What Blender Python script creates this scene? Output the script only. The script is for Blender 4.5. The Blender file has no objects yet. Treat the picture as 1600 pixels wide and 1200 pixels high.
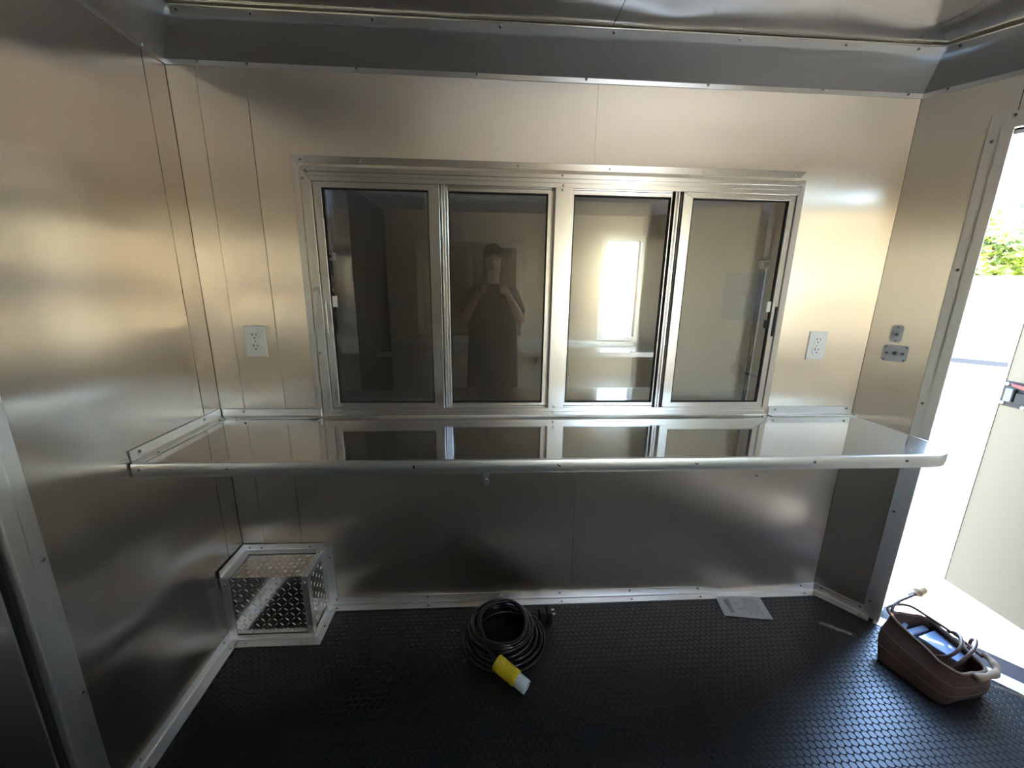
import bpy, bmesh, math, random
from mathutils import Vector, Matrix, noise
random.seed(4)
S = bpy.context.scene
COL = S.collection
PI = math.pi

# ------------------------------------------------------------------ camera, sky, sun, exposure
cam_d = bpy.data.cameras.new('camera')
cam = bpy.data.objects.new('camera', cam_d); COL.objects.link(cam); S.camera = cam
cam_d.sensor_fit = 'HORIZONTAL'; cam_d.sensor_width = 36.0
cam_d.lens = 626.93 / 1600.0 * 36.0
cam_d.clip_start = 0.01; cam_d.clip_end = 500
YAW, PITCH, ROLL = 0.0613, -0.2368, 0.0148
fw = Vector((math.sin(YAW) * math.cos(PITCH), math.cos(YAW) * math.cos(PITCH), math.sin(PITCH)))
rt = Vector((math.cos(YAW), -math.sin(YAW), 0)); up = rt.cross(fw)
r2 = math.cos(ROLL) * rt + math.sin(ROLL) * up; u2 = -math.sin(ROLL) * rt + math.cos(ROLL) * up
m = Matrix((r2, u2, -fw)).transposed().to_4x4(); m.translation = (0.984, -1.476, 1.3216)
cam.matrix_world = m

w = bpy.data.worlds.new('sky'); S.world = w; w.use_nodes = True
nt = w.node_tree; nt.nodes.clear()
sky = nt.nodes.new('ShaderNodeTexSky'); sky.sky_type = 'NISHITA'; sky.sun_disc = False
sky.sun_elevation = math.radians(59); sky.sun_rotation = math.radians(126); sky.air_density = 1.3; sky.dust_density = 0.1; sky.ozone_density = 2.0
bg = nt.nodes.new('ShaderNodeBackground'); bg.inputs['Strength'].default_value = 1.6
wo = nt.nodes.new('ShaderNodeOutputWorld')
nt.links.new(sky.outputs[0], bg.inputs[0]); nt.links.new(bg.outputs[0], wo.inputs[0])

sd = bpy.data.lights.new('sun', 'SUN'); sd.energy = 8.0; sd.angle = math.radians(0.6); sd.color = (1.0, 0.90, 0.74)
sun = bpy.data.objects.new('sun', sd); COL.objects.link(sun)
SUN_DIR = Vector((0.55, -0.40, 1.15)).normalized()
sun.rotation_euler = SUN_DIR.to_track_quat('Z', 'Y').to_euler()

S.view_settings.view_transform = 'Standard'; S.view_settings.look = 'None'
S.view_settings.gamma = 1.0; S.view_settings.use_curve_mapping = False
S.view_settings.exposure = 1.5
S.cycles.max_bounces = 14; S.cycles.glossy_bounces = 10; S.cycles.transparent_max_bounces = 12
S.cycles.diffuse_bounces = 5
S.cycles.sample_clamp_indirect = 12.0
S.cycles.caustics_reflective = True
w.cycles.sampling_method = 'NONE'

# ------------------------------------------------------------------ materials
def mat(name, col, rough=0.5, metal=0.0, spec=0.5, bump=None, rough_var=None, col_var=None, coat=0.0, trans=0.0):
    """bump=(scale, strength, stretch xyz); rough_var=(scale, amount, stretch); col_var=(scale, other colour, stretch)"""
    mt = bpy.data.materials.new(name); mt.use_nodes = True
    n = mt.node_tree; L = n.links; b = n.nodes['Principled BSDF']
    b.inputs['Base Color'].default_value = (*col, 1); b.inputs['Roughness'].default_value = rough
    b.inputs['Metallic'].default_value = metal; b.inputs['Specular IOR Level'].default_value = spec
    b.inputs['Coat Weight'].default_value = coat
    tc = n.nodes.new('ShaderNodeTexCoord')
    def nz(scale, stretch, detail=3):
        mp = n.nodes.new('ShaderNodeMapping'); mp.inputs['Scale'].default_value = stretch
        L.new(tc.outputs['Object'], mp.inputs[0])
        t = n.nodes.new('ShaderNodeTexNoise'); t.inputs['Scale'].default_value = scale; t.inputs['Detail'].default_value = detail
        L.new(mp.outputs[0], t.inputs['Vector']); return t
    if bump:
        t = nz(bump[0], bump[2]); bp = n.nodes.new('ShaderNodeBump'); bp.inputs['Strength'].default_value = bump[1]; bp.inputs['Distance'].default_value = 0.002
        L.new(t.outputs[0], bp.inputs['Height']); L.new(bp.outputs[0], b.inputs['Normal'])
    if rough_var:
        t = nz(rough_var[0], rough_var[2]); mr = n.nodes.new('ShaderNodeMapRange')
        mr.inputs['From Min'].default_value = 0.3; mr.inputs['From Max'].default_value = 0.7
        mr.inputs['To Min'].default_value = rough - rough_var[1]; mr.inputs['To Max'].default_value = rough + rough_var[1]
        L.new(t.outputs[0], mr.inputs['Value']); L.new(mr.outputs[0], b.inputs['Roughness'])
    if col_var:
        t = nz(col_var[0], col_var[2]); mx = n.nodes.new('ShaderNodeMix'); mx.data_type = 'RGBA'
        mx.inputs['A'].default_value = (*col, 1); mx.inputs['B'].default_value = (*col_var[1], 1)
        L.new(t.outputs[0], mx.inputs['Factor']); L.new(mx.outputs['Result'], b.inputs['Base Color'])
    return mt

M = {}
def brushed(name, col, rough, aniso, haze=.04):
    """rolled sheet whose fine vertical grain spreads reflections sideways (tangent along the sheet's u)"""
    mt = mat(name, col, rough, 1.0); n = mt.node_tree; b = n.nodes['Principled BSDF']
    b.inputs['Anisotropic'].default_value = aniso
    tg = n.nodes.new('ShaderNodeTangent'); tg.direction_type = 'UV_MAP'; tg.uv_map = 'grain'
    n.links.new(tg.outputs[0], b.inputs['Tangent'])
    g = n.nodes.new('ShaderNodeBsdfPrincipled'); g.inputs['Base Color'].default_value = (*col, 1); g.inputs['Metallic'].default_value = 1; g.inputs['Roughness'].default_value = .60
    x = n.nodes.new('ShaderNodeMixShader'); x.inputs[0].default_value = haze
    n.links.new(b.outputs[0], x.inputs[1]); n.links.new(g.outputs[0], x.inputs[2]); n.links.new(x.outputs[0], n.nodes['Material Output'].inputs[0])
    return mt
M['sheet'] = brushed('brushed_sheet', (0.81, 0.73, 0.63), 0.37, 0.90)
M['sheet_left'] = brushed('brushed_sheet_left', (0.59, 0.54, 0.48), 0.26, 0.85)  # same metal in a darker copy, tones down the light on the left wall
M['sheet_hazy'] = brushed('hazy_sheet', (0.87, 0.745, 0.56), 0.35, 0.5, .85)  # walls behind the camera made hazier and warmer to throw warm fill light
M['sheet_ceiling'] = mat('ceiling_sheet', (0.80, 0.79, 0.77), 0.15, 1.0)
M['trim_dull'] = mat('dull_aluminium', (0.84, 0.80, 0.74), 0.58, 1.0)
M['cove'] = mat('cove_sheet', (0.74, 0.73, 0.72), 0.44, 1.0)
M['trim'] = mat('mill_aluminium', (0.82, 0.81, 0.79), 0.38, 1.0)
M['frame'] = mat('window_aluminium', (0.82, 0.81, 0.79), 0.27, 1.0)
M['counter'] = mat('counter_steel', (0.66, 0.655, 0.64), 0.085, 1.0)
_n = M['counter'].node_tree; _b = _n.nodes['Principled BSDF']                   # polished, with a haze of fine wiping scratches
_g = _n.nodes.new('ShaderNodeBsdfPrincipled'); _g.inputs['Base Color'].default_value = (.74, .73, .71, 1); _g.inputs['Metallic'].default_value = 1; _g.inputs['Roughness'].default_value = .42
_m = _n.nodes.new('ShaderNodeMixShader'); _m.inputs[0].default_value = .12
_n.links.new(_b.outputs[0], _m.inputs[1]); _n.links.new(_g.outputs[0], _m.inputs[2]); _n.links.new(_m.outputs[0], _n.nodes['Material Output'].inputs[0])
M['screw'] = mat('screw_zinc', (0.62, 0.62, 0.60), 0.25, 1.0)
M['dark_screw'] = mat('screw_recess', (0.02, 0.02, 0.02), 0.5, 0.0)
M['core'] = mat('dark_core', (0.02, 0.02, 0.02), 0.8)
M['rubber'] = mat('floor_rubber', (0.010, 0.0105, 0.012), 0.65, 0.0, 0.4)
M['coin'] = mat('coin_rubber', (0.013, 0.0135, 0.015), 0.29, 0.0, 0.7)
M['gasket'] = mat('black_gasket', (0.010, 0.009, 0.009), 0.75)
M['diamond'] = mat('diamond_plate', (0.66, 0.66, 0.65), 0.14, 1.0)
M['white_plastic'] = mat('white_plastic', (0.84, 0.83, 0.80), 0.35)
M['grey_plastic'] = mat('grey_plastic', (0.42, 0.42, 0.45), 0.35)
M['grey_dark'] = mat('grey_recess', (0.10, 0.10, 0.11), 0.5)
M['black'] = mat('black_plastic', (0.012, 0.012, 0.013), 0.35)
M['cord'] = mat('cord_rubber', (0.012, 0.012, 0.013), 0.22)
M['yellow'] = mat('yellow_nylon', (0.80, 0.60, 0.015), 0.45, bump=(120, 0.15, (1, 1, 1)))
M['white_nylon'] = mat('white_nylon', (0.72, 0.78, 0.78), 0.35)
M['paper'] = mat('paper', (0.90, 0.90, 0.90), 0.7)
M['ink'] = mat('ink', (0.06, 0.06, 0.07), 0.7)
M['bag'] = mat('brown_cloth', (0.075, 0.040, 0.030), 0.85, bump=(300, 0.4, (1, 1, 1)), col_var=(60, (0.12, 0.068, 0.05), (1, 1, 1)))
M['bag_edge'] = mat('brown_binding', (0.20, 0.12, 0.08), 0.8, bump=(300, 0.3, (1, 1, 1)))
M['rope'] = mat('tan_rope', (0.34, 0.23, 0.14), 0.8, bump=(250, 0.5, (1, 1, 1)))
M['brown_cable'] = mat('brown_cable', (0.10, 0.05, 0.04), 0.35)
M['tan'] = mat('tan_plastic', (0.50, 0.32, 0.15), 0.5)
M['card'] = mat('cardboard', (0.28, 0.21, 0.15), 0.55)
M['gloss_lid'] = mat('glossy_lid', (0.30, 0.42, 0.62), 0.12, 0.0, 0.9, coat=0.6)  # blue holds the sky mirrored in the carton lid
M['leaf_door'] = mat('door_skin', (0.108, 0.088, 0.058), 0.45, 0.0, 0.4)
M['sill'] = mat('sill_brown', (0.055, 0.042, 0.04), 0.7)
M['red'] = mat('red_plastic', (0.16, 0.006, 0.006), 0.5)
M['ground'] = mat('pale_gravel', (0.70, 0.57, 0.42), 0.9, bump=(30, 0.4, (1, 1, 1)), col_var=(6, (0.58, 0.46, 0.33), (1, 1, 1)))
M['van'] = mat('white_paint', (0.80, 0.80, 0.80), 0.4)
M['van_blue'] = mat('pale_blue_paint', (0.12, 0.36, 0.45), 0.3)
M['tyre'] = mat('tyre', (0.02, 0.02, 0.02), 0.8)
M['van_trim'] = mat('van_trim', (0.02, 0.02, 0.024), 0.5)
M['leaf'] = mat('leaves', (0.10, 0.17, 0.012), 0.6, col_var=(0.8, (0.26, 0.26, 0.012), (1, 1, 1)))
M['leaf2'] = mat('leaves_blue', (0.05, 0.11, 0.03), 0.6, col_var=(0.8, (0.10, 0.18, 0.06), (1, 1, 1)))
M['bark'] = mat('bark', (0.10, 0.07, 0.05), 0.9, bump=(20, 0.6, (4, 4, 0.6)))
M['skin'] = mat('skin', (0.86, 0.46, 0.30), 0.5)
M['apron'] = mat('apron_cloth', (0.045, 0.038, 0.034), 0.9, bump=(200, 0.2, (1, 1, 1)))
M['shirt'] = mat('dark_shirt', (0.03, 0.03, 0.033), 0.9)
M['jeans'] = mat('dark_denim', (0.03, 0.035, 0.05), 0.9)
M['hair'] = mat('brown_hair', (0.05, 0.03, 0.02), 0.6)
M['cap'] = mat('cap_cloth', (0.05, 0.042, 0.036), 0.85)
M['eye'] = mat('eye_white', (0.7, 0.7, 0.7), 0.3)
M['panel_grey'] = mat('panel_enamel', (0.36, 0.36, 0.35), 0.45)
M['hatch'] = mat('hatch_sheet', (0.78, 0.72, 0.62), 0.22, 0.12)

def glass_mat():
    mt = bpy.data.materials.new('window_glass'); mt.use_nodes = True
    n = mt.node_tree; n.nodes.clear(); L = n.links
    o = n.nodes.new('ShaderNodeOutputMaterial'); mx = n.nodes.new('ShaderNodeMixShader')
    fr = n.nodes.new('ShaderNodeFresnel'); fr.inputs['IOR'].default_value = 2.6      # a double pane mirrors about an eighth
    t = n.nodes.new('ShaderNodeBsdfTransparent'); t.inputs[0].default_value = (0.93, 0.93, 0.91, 1)
    g = n.nodes.new('ShaderNodeBsdfGlossy'); g.inputs['Roughness'].default_value = 0.0
    L.new(fr.outputs[0], mx.inputs[0]); L.new(t.outputs[0], mx.inputs[1]); L.new(g.outputs[0], mx.inputs[2]); L.new(mx.outputs[0], o.inputs[0])
    return mt
M['glass'] = glass_mat()

# ------------------------------------------------------------------ helpers
class Fr:
    """a local frame: origin o, axes u, v, w (w points into the room)"""
    def __init__(s, o, u, v, w):
        s.o = Vector(o); s.u = Vector(u).normalized(); s.v = Vector(v).normalized(); s.w = Vector(w).normalized()
    def __call__(s, u, v, w=0.0):
        return s.o + s.u * u + s.v * v + s.w * w
XR, DEPTH = 2.46, 2.40
LA = 0.0264
NU = Vector((0.752, -1, 0)).normalized(); NN = Vector((-1, -0.752, 0)).normalized()
WORLD = Fr((0, 0, 0), (1, 0, 0), (0, 1, 0), (0, 0, 1))
BACK = Fr((0, 0, 0), (1, 0, 0), (0, 0, 1), (0, -1, 0))
LEFT = Fr((0, 0, 0), (LA, -1, 0), (0, 0, 1), (1, LA, 0))
RIGHT = Fr((XR, 0, 0), NU, (0, 0, 1), NN)
NOSE = Fr((XR, -DEPTH, 0), (0.752, 1, 0), (0, 0, 1), (-1, 0.752, 0))
FRONT = Fr((0, -DEPTH, 0), (1, 0, 0), (0, 0, 1), (0, 1, 0))
FLOORF = Fr((0, 0, 0), (1, 0, 0), (0, 1, 0), (0, 0, 1))
NOSE_LEN = (DEPTH / 2) / 0.799

def link(name, bm, m, parent=None, smooth=False, recalc=True):
    if recalc: bmesh.ops.recalc_face_normals(bm, faces=bm.faces)
    me = bpy.data.meshes.new(name); bm.to_mesh(me); bm.free()
    me.materials.append(M[m] if isinstance(m, str) else m)
    if smooth:
        me.polygons.foreach_set('use_smooth', [True] * len(me.polygons))
    o = bpy.data.objects.new(name, me); COL.objects.link(o)
    if parent is not None:
        o.parent = parent
        o.matrix_parent_inverse = Matrix.Translation(parent.location).inverted() if parent.parent is None and parent.rotation_euler.to_quaternion().angle < 1e-6 else parent.matrix_basis.inverted()
        if parent.parent is not None:
            o.matrix_parent_inverse = parent.matrix_parent_inverse.inverted() if False else Matrix.Identity(4)
    return o
def BM(): return bmesh.new()
def tag(o, label=None, cat=None, group=None, kind=None):
    if label: o['label'] = label
    if cat: o['category'] = cat
    if group: o['group'] = group
    if kind: o['kind'] = kind
    return o
def empty(name, loc=(0, 0, 0), rz=0.0):
    o = bpy.data.objects.new(name, None); COL.objects.link(o); o.location = loc; o.rotation_euler = (0, 0, rz)
    o.empty_display_size = 0.05
    return o
def hexa(bm, pts, bev=0.0, seg=1):
    vs = [bm.verts.new(p) for p in pts]
    fs = [bm.faces.new([vs[i] for i in q]) for q in ((0, 3, 2, 1), (4, 5, 6, 7), (0, 1, 5, 4), (1, 2, 6, 5), (2, 3, 7, 6), (3, 0, 4, 7))]
    if bev > 0:
        es = list({e for f in fs for e in f.edges})
        bmesh.ops.bevel(bm, geom=es, offset=bev, segments=seg, affect='EDGES', profile=0.7)
def bx(bm, fr, u0, u1, v0, v1, w0, w1, bev=0.0, seg=1):
    hexa(bm, [fr(u0, v0, w0), fr(u1, v0, w0), fr(u1, v1, w0), fr(u0, v1, w0), fr(u0, v0, w1), fr(u1, v0, w1), fr(u1, v1, w1), fr(u0, v1, w1)], bev, seg)
def quadbar(bm, fr, pts, w0, w1, bev=0.0):
    """a bar whose (u,v) outline is the four given points (for mitred ends)"""
    hexa(bm, [fr(*p, w0) for p in pts] + [fr(*p, w1) for p in pts], bev)
def prism(bm, fr, poly, w0, w1):
    a = [bm.verts.new(fr(*p, w0)) for p in poly]; b = [bm.verts.new(fr(*p, w1)) for p in poly]; k = len(poly)
    bm.faces.new(a[::-1]); bm.faces.new(b)
    for i in range(k): bm.faces.new((a[i], a[(i + 1) % k], b[(i + 1) % k], b[i]))
def angle(bm, p0, p1, n1, n2, w1, w2, t=0.003, e0=(0, 0), e1=(0, 0)):
    """L profile from p0 to p1; one leg runs along n1 (length w1), the other along n2 (length w2); e0/e1 mitre the ends"""
    p0, p1, n1, n2 = Vector(p0), Vector(p1), Vector(n1).normalized(), Vector(n2).normalized()
    d = (p1 - p0).normalized(); r = t * 1.6
    prof = [(0, 0), (w1, 0), (w1, t), (t + r, t), (t + r * .35, t + r * .35), (t, t + r), (t, w2), (0, w2)]
    a = [bm.verts.new(p0 + n1 * x + n2 * y + d * (e0[0] * x + e0[1] * y)) for x, y in prof]
    b = [bm.verts.new(p1 + n1 * x + n2 * y + d * (e1[0] * x + e1[1] * y)) for x, y in prof]
    k = len(prof); bm.faces.new(a[::-1]); bm.faces.new(b)
    for i in range(k): bm.faces.new((a[i], a[(i + 1) % k], b[(i + 1) % k], b[i]))
def tube(bm, pts, r, n=10, cap=True, closed=False):
    pts = [Vector(p) for p in pts]; N = len(pts); rings = []
    prev = None
    for i, p in enumerate(pts):
        t = (pts[min(i + 1, N - 1)] - pts[max(i - 1, 0)]).normalized()
        if prev is None:
            x = t.orthogonal().normalized()
        else:
            x = (prev - t * prev.dot(t)); x = x.normalized() if x.length > 1e-6 else t.orthogonal().normalized()
        prev = x; y = t.cross(x)
        rr = r(i / (N - 1)) if callable(r) else r
        rings.append([bm.verts.new(p + (x * math.cos(2 * PI * k / n) + y * math.sin(2 * PI * k / n)) * rr) for k in range(n)])
    for a, b in zip(rings, rings[1:]):
        for k in range(n): bm.faces.new((a[k], a[(k + 1) % n], b[(k + 1) % n], b[k]))
    if cap:
        bm.faces.new(rings[0][::-1]); bm.faces.new(rings[-1])
def lathe(bm, o, axis, prof, n=16):
    """prof: (radius, height) pairs along the axis"""
    ax = Vector(axis).normalized(); x = ax.orthogonal().normalized(); y = ax.cross(x); o = Vector(o); rings = []
    for r, h in prof:
        rings.append([bm.verts.new(o + ax * h + (x * math.cos(2 * PI * k / n) + y * math.sin(2 * PI * k / n)) * max(r, 1e-5)) for k in range(n)])
    for a, b in zip(rings, rings[1:]):
        for k in range(n): bm.faces.new((a[k], a[(k + 1) % n], b[(k + 1) % n], b[k]))
    bm.faces.new(rings[0][::-1]); bm.faces.new(rings[-1])
def spline(ctrl, per=8):
    """Catmull-Rom through the control points"""
    c = [Vector(p) for p in ctrl]; c = [c[0] * 2 - c[1]] + c + [c[-1] * 2 - c[-2]]; out = []
    for i in range(1, len(c) - 2):
        a, b, d, e = c[i - 1], c[i], c[i + 1], c[i + 2]
        for k in range(per):
            t = k / per
            out.append(0.5 * ((2 * b) + (d - a) * t + (2 * a - 5 * b + 4 * d - e) * t * t + (3 * b - a - 3 * d + e) * t ** 3))
    out.append(c[-2]); return out

# one screw mesh, shared by every screw
_b = BM(); lathe(_b, (0, 0, 0), (0, 0, 1), [(0.0045, 0), (0.0045, 0.0008), (0.0036, 0.0022), (0.0018, 0.0026), (0.0016, 0.0014), (0.0003, 0.0012)], 10)
bmesh.ops.recalc_face_normals(_b, faces=_b.faces)
SCREW = bpy.data.meshes.new('screw'); _b.to_mesh(SCREW); _b.free(); SCREW.materials.append(M['screw'])
SCREW.materials.append(M['dark_screw'])
for p in SCREW.polygons:
    if (p.center.xy.length < 0.0019): p.material_index = 1
def screw(parent, pos, n, s=1.0):
    o = bpy.data.objects.new('screw', SCREW); COL.objects.link(o); o.parent = parent
    q = Vector(n).normalized().to_track_quat('Z', 'Y')
    mw = Matrix.Translation(Vector(pos)) @ q.to_matrix().to_4x4() @ Matrix.Diagonal((s, s, s, 1))
    base = parent.matrix_basis if parent.parent is None else parent.parent.matrix_basis
    o.matrix_parent_inverse = base.inverted() if parent.parent is None else Matrix.Identity(4)
    o.matrix_basis = mw
    return o

def wave(p, seed, amp, lu, lv):
    """sheet-metal waviness: long soft swells, amp metres, wavelengths lu / lv"""
    a = noise.noise(Vector((p[0] / lu, p[1] / lv, seed)))
    b = noise.noise(Vector((p[0] / (lu * .45) + 7, p[1] / (lv * .45), seed + 3.3)))
    return amp * (a + 0.28 * b)
def sheet(name, parent, fr, poly_u, poly_v, disp, m, w=0.0, step=0.02, hole=None, thick=0.004, kind=None, skew=None):
    """a metal sheet with real bows: grid over [u0,u1]x[v0,v1] minus the hole, edges turned back"""
    u0, u1 = poly_u; v0, v1 = poly_v
    def cuts(a, b, extra):
        c = {a, b} | {x for x in extra if a < x < b}; c = sorted(c); out = []
        for p, q in zip(c, c[1:]):
            k = max(1, int(math.ceil((q - p) / step)))
            out += [p + (q - p) * i / k for i in range(k)]
        return out + [b]
    U = cuts(u0, u1, hole[:2] if hole else ()); V = cuts(v0, v1, hole[2:] if hole else ())
    bm = BM(); g = {}
    def ed(u, v):                                    # edges are screwed down flat
        d = min(u - u0, u1 - u, v - v0, v1 - v)
        return min(1.0, d / 0.03)
    def vert(i, j):
        if (i, j) not in g:
            uu = U[i]; 
            if skew: uu = skew(U[i], V[j])
            g[i, j] = bm.verts.new(fr(uu, V[j], w + disp(U[i], V[j]) * (0.35 + 0.65 * ed(U[i], V[j]))))
        return g[i, j]
    for i in range(len(U) - 1):
        for j in range(len(V) - 1):
            cu, cv = (U[i] + U[i + 1]) / 2, (V[j] + V[j + 1]) / 2
            if hole and hole[0] < cu < hole[1] and hole[2] < cv < hole[3]: continue
            bm.faces.new((vert(i, j), vert(i + 1, j), vert(i + 1, j + 1), vert(i, j + 1)))
    c = fr(sum(poly_u) / 2, sum(poly_v) / 2, 0)
    be = [e for e in bm.edges if e.is_boundary]
    r = bmesh.ops.extrude_edge_only(bm, edges=be)
    for x in r['geom']:
        if isinstance(x, bmesh.types.BMVert): x.co -= fr.w * (thick)
    uvl = bm.loops.layers.uv.new('grain')
    for f in bm.faces:
        for l in f.loops:
            d = l.vert.co - fr.o; l[uvl].uv = (d.dot(fr.u), d.dot(fr.v) + d.dot(fr.w) * .5)
    o = link(name, bm, m, parent, smooth=True, recalc=True)
    # keep the turned edges crisp
    o.data.polygons.foreach_set('use_smooth', [True] * len(o.data.polygons))
    me = o.data
    try: me.set_sharp_from_angle(angle=math.radians(40))
    except Exception: pass
    if kind: o['kind'] = kind
    return o

# ================================================================== THE SETTING
H_TRIM, H_CEIL, COVE = 1.976, 2.076, 0.088
# ---- floor: rubber mat with raised coins on a solid deck (five-sided, pointed at the right)
APEX = (XR + 0.752 * DEPTH / 2, -DEPTH / 2)
fb = BM(); prism(fb, FLOORF, [(0, 0), (LA * DEPTH, -DEPTH), (XR, -DEPTH), APEX, (XR, 0)], -0.10, 0.0)
floor = tag(link('floor', fb, 'rubber'), 'black rubber trailer floor covered with small raised coins', 'floor', kind='structure')
cv, cf = [], []
SP, RC, HC, NS = 0.0222, 0.0103, 0.0009, 12
rows = int(DEPTH / (SP * 0.866))
circ = [(math.cos(2 * PI * k / NS), math.sin(2 * PI * k / NS)) for k in range(NS)]
for r in range(2, rows):
    y = -r * SP * 0.866
    xmax = XR + 0.752 * min(-y, DEPTH + y)
    nx = int((xmax + 0.1) / SP)
    for i in range(nx):
        x = i * SP + (SP / 2 if r % 2 else 0)
        if x < 0.045 or x > xmax - 0.03: continue
        if -y > 1.25 and r % 1: continue
        b = len(cv)
        cv += [(x + RC * c, y + RC * s, 0.0) for c, s in circ]
        cv += [(x + (RC - .0001) * c, y + (RC - .0001) * s, HC * .8) for c, s in circ]
        cv += [(x + (RC - .0005) * c, y + (RC - .0005) * s, HC) for c, s in circ]
        for lay in (0, NS):
            cf += [(b + lay + k, b + lay + (k + 1) % NS, b + lay + NS + (k + 1) % NS, b + lay + NS + k) for k in range(NS)]
        cf.append(tuple(b + 2 * NS + k for k in range(NS)))
me = bpy.data.meshes.new('coin_relief'); me.from_pydata(cv, [], cf); me.materials.append(M['coin'])
o = bpy.data.objects.new('coin_relief', me); COL.objects.link(o); o.parent = floor; o['kind'] = 'stuff'

# ---- ceiling
cb = BM(); prism(cb, FLOORF, [(-.05, .05), (-.05, -DEPTH - .05), (XR, -DEPTH - .05), (APEX[0] + .05, APEX[1]), (XR, .05)], H_CEIL + 0.012, H_CEIL + 0.09)
ceil = tag(link('ceiling', cb, 'core'), 'bright metal sheet ceiling, slightly dented', 'ceiling', kind='structure')
CEILF = Fr((0, 0, H_CEIL), (1, 0, 0), (0, -1, 0), (0, 0, -1))
def dents(u, v, sd):
    d = wave((u, v), sd, 0.0020, 0.55, 0.42)
    for (a, b, r, h) in ((1.52, .12, .10, .004), (1.15, .10, .16, -.003), (2.25, .14, .12, .003), (1.9, .34, .2, .004), (0.6, .3, .3, -.003)):
        d += h * math.exp(-(((u - a) / r) ** 2 + ((v - b) / (r * .7)) ** 2))
    return d
sheet('ceiling_panel', ceil, CEILF, (0.02, 1.353), (0.086, DEPTH - .08), lambda u, v: dents(u, v, 1.7), 'sheet_ceiling', w=-.004, step=0.025)
sheet('ceiling_panel', ceil, CEILF, (1.355, 2.30), (0.086, DEPTH - .08), lambda u, v: dents(u, v, 5.1), 'sheet_ceiling', w=-.004, step=0.025)
sheet('ceiling_panel', ceil, CEILF, (2.302, 3.34), (0.086, DEPTH - .08), lambda u, v: dents(u, v, 9.1), 'sheet_ceiling', w=-.004, step=0.03)

# ---- serving wall
WIN = (0.385, 2.085, 0.845, 1.70)            # opening u0,u1,v0,v1
WT = 0.085
bm = BM()
bx(bm, BACK, -0.09, WIN[0], -0.1, H_CEIL, -WT, -0.008); bx(bm, BACK, WIN[1], XR + .03, -0.1, H_CEIL, -WT, -0.008)
bx(bm, BACK, WIN[0], WIN[1], -0.1, WIN[2], -WT, -0.008); bx(bm, BACK, WIN[0], WIN[1], WIN[3], H_CEIL, -WT, -0.008)
wall_back = tag(link('wall_back', bm, 'core'), 'brushed metal serving wall with the wide sliding window', 'wall', kind='structure')
def bow_back(u, v):
    d = wave((u, v), 11.0, 0.0034, 0.80, 0.30) + 0.0009 * noise.noise(Vector((u / .9, v / .10, 8.8)))
    if v < 0.8:
        d += 0.0055 * math.exp(-(((u - 1.05) / .30) ** 2 + ((v - .17) / .11) ** 2))
    return d
def bow_right(u, v):
    d = bow_back(u, v)
    d += 0.012 * math.exp(-(((u - 2.20) / .20) ** 2)) * (0.5 + 0.5 * math.exp(-((v - .40) / .22) ** 2)) * (1 if v < .8 else .35)
    d += 0.006 * math.exp(-(((u - 2.28) / .12) ** 2 + ((v - 1.62) / .10) ** 2))
    return d
sheet('wall_panel', wall_back, BACK, (0.001, 0.0855), (0.002, H_CEIL - .02), lambda u, v: wave((u, v), 21.0, .0026, .5, .24), 'sheet')
sheet('wall_panel', wall_back, BACK, (0.0870, 0.2320), (0.002, H_CEIL - .02), lambda u, v: wave((u, v), 23.0, .0034, .5, .26), 'sheet')
sheet('wall_panel', wall_back, BACK, (0.2335, 1.3410), (0.002, H_CEIL - .02), bow_back, 'sheet', hole=(WIN[0], 1.40, WIN[2], WIN[3]))
sheet('wall_panel', wall_back, BACK, (1.3418, XR - .001), (0.002, H_CEIL - .02), bow_right, 'sheet', hole=(1.30, WIN[1], WIN[2], WIN[3]))

# ---- left wall with its narrow corner strip
bm = BM(); bx(bm, LEFT, -0.09, DEPTH + .1, -0.1, H_CEIL, -WT, -0.008)
wall_left = tag(link('wall_left', bm, 'core'), 'brushed metal wall at the left with soft horizontal ripples', 'wall', kind='structure')
def bow_left(u, v):
    return wave((u, v), 31.0, 0.0042, 1.8, 0.21) + 0.0013 * noise.noise(Vector((u / 1.1, v / .085, 4.4))) + 0.0016 * math.sin(v * 2 * PI / 0.34 + u * 1.1)
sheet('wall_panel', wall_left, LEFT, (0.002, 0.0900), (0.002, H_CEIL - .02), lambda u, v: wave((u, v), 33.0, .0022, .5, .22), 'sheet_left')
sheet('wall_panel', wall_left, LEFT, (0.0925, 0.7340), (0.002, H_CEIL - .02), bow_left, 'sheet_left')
# ---- a side door in the left wall, only its frame edge is near
def tr(label): return dict(label=label, cat='trim', kind='structure')
bm = BM(); bx(bm, LEFT, 0.742, 1.50, 0.03, H_TRIM - .06, -0.004, 0.004, .001)
door2 = tag(link('door_2', bm, 'sheet_ceiling'), 'closed metal side door at the far left edge', 'door', kind='structure')
bm = BM(); bx(bm, LEFT, 0.652, 0.702, 0.0, H_TRIM, 0.0005, 0.0035, .001)
bm2 = BM(); bx(bm2, LEFT, 0.699, 0.733, 0.0, H_TRIM, 0.0, 0.026, .004, 2)
post = tag(link('trim_7', bm, 'trim'), **tr('tall aluminium door post flange on the left wall'))
link('raised_bar', bm2, 'trim', post)
for z in (0.372, 0.734, 1.10, 1.46, 1.80): screw(post, LEFT(0.664, z, 0.0035), LEFT.w, 1.3)
bm = BM(); bx(bm, LEFT, 0.7335, 0.7415, 0.0, H_TRIM, 0.0, 0.010); link('gasket', bm, 'gasket', post)

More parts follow.
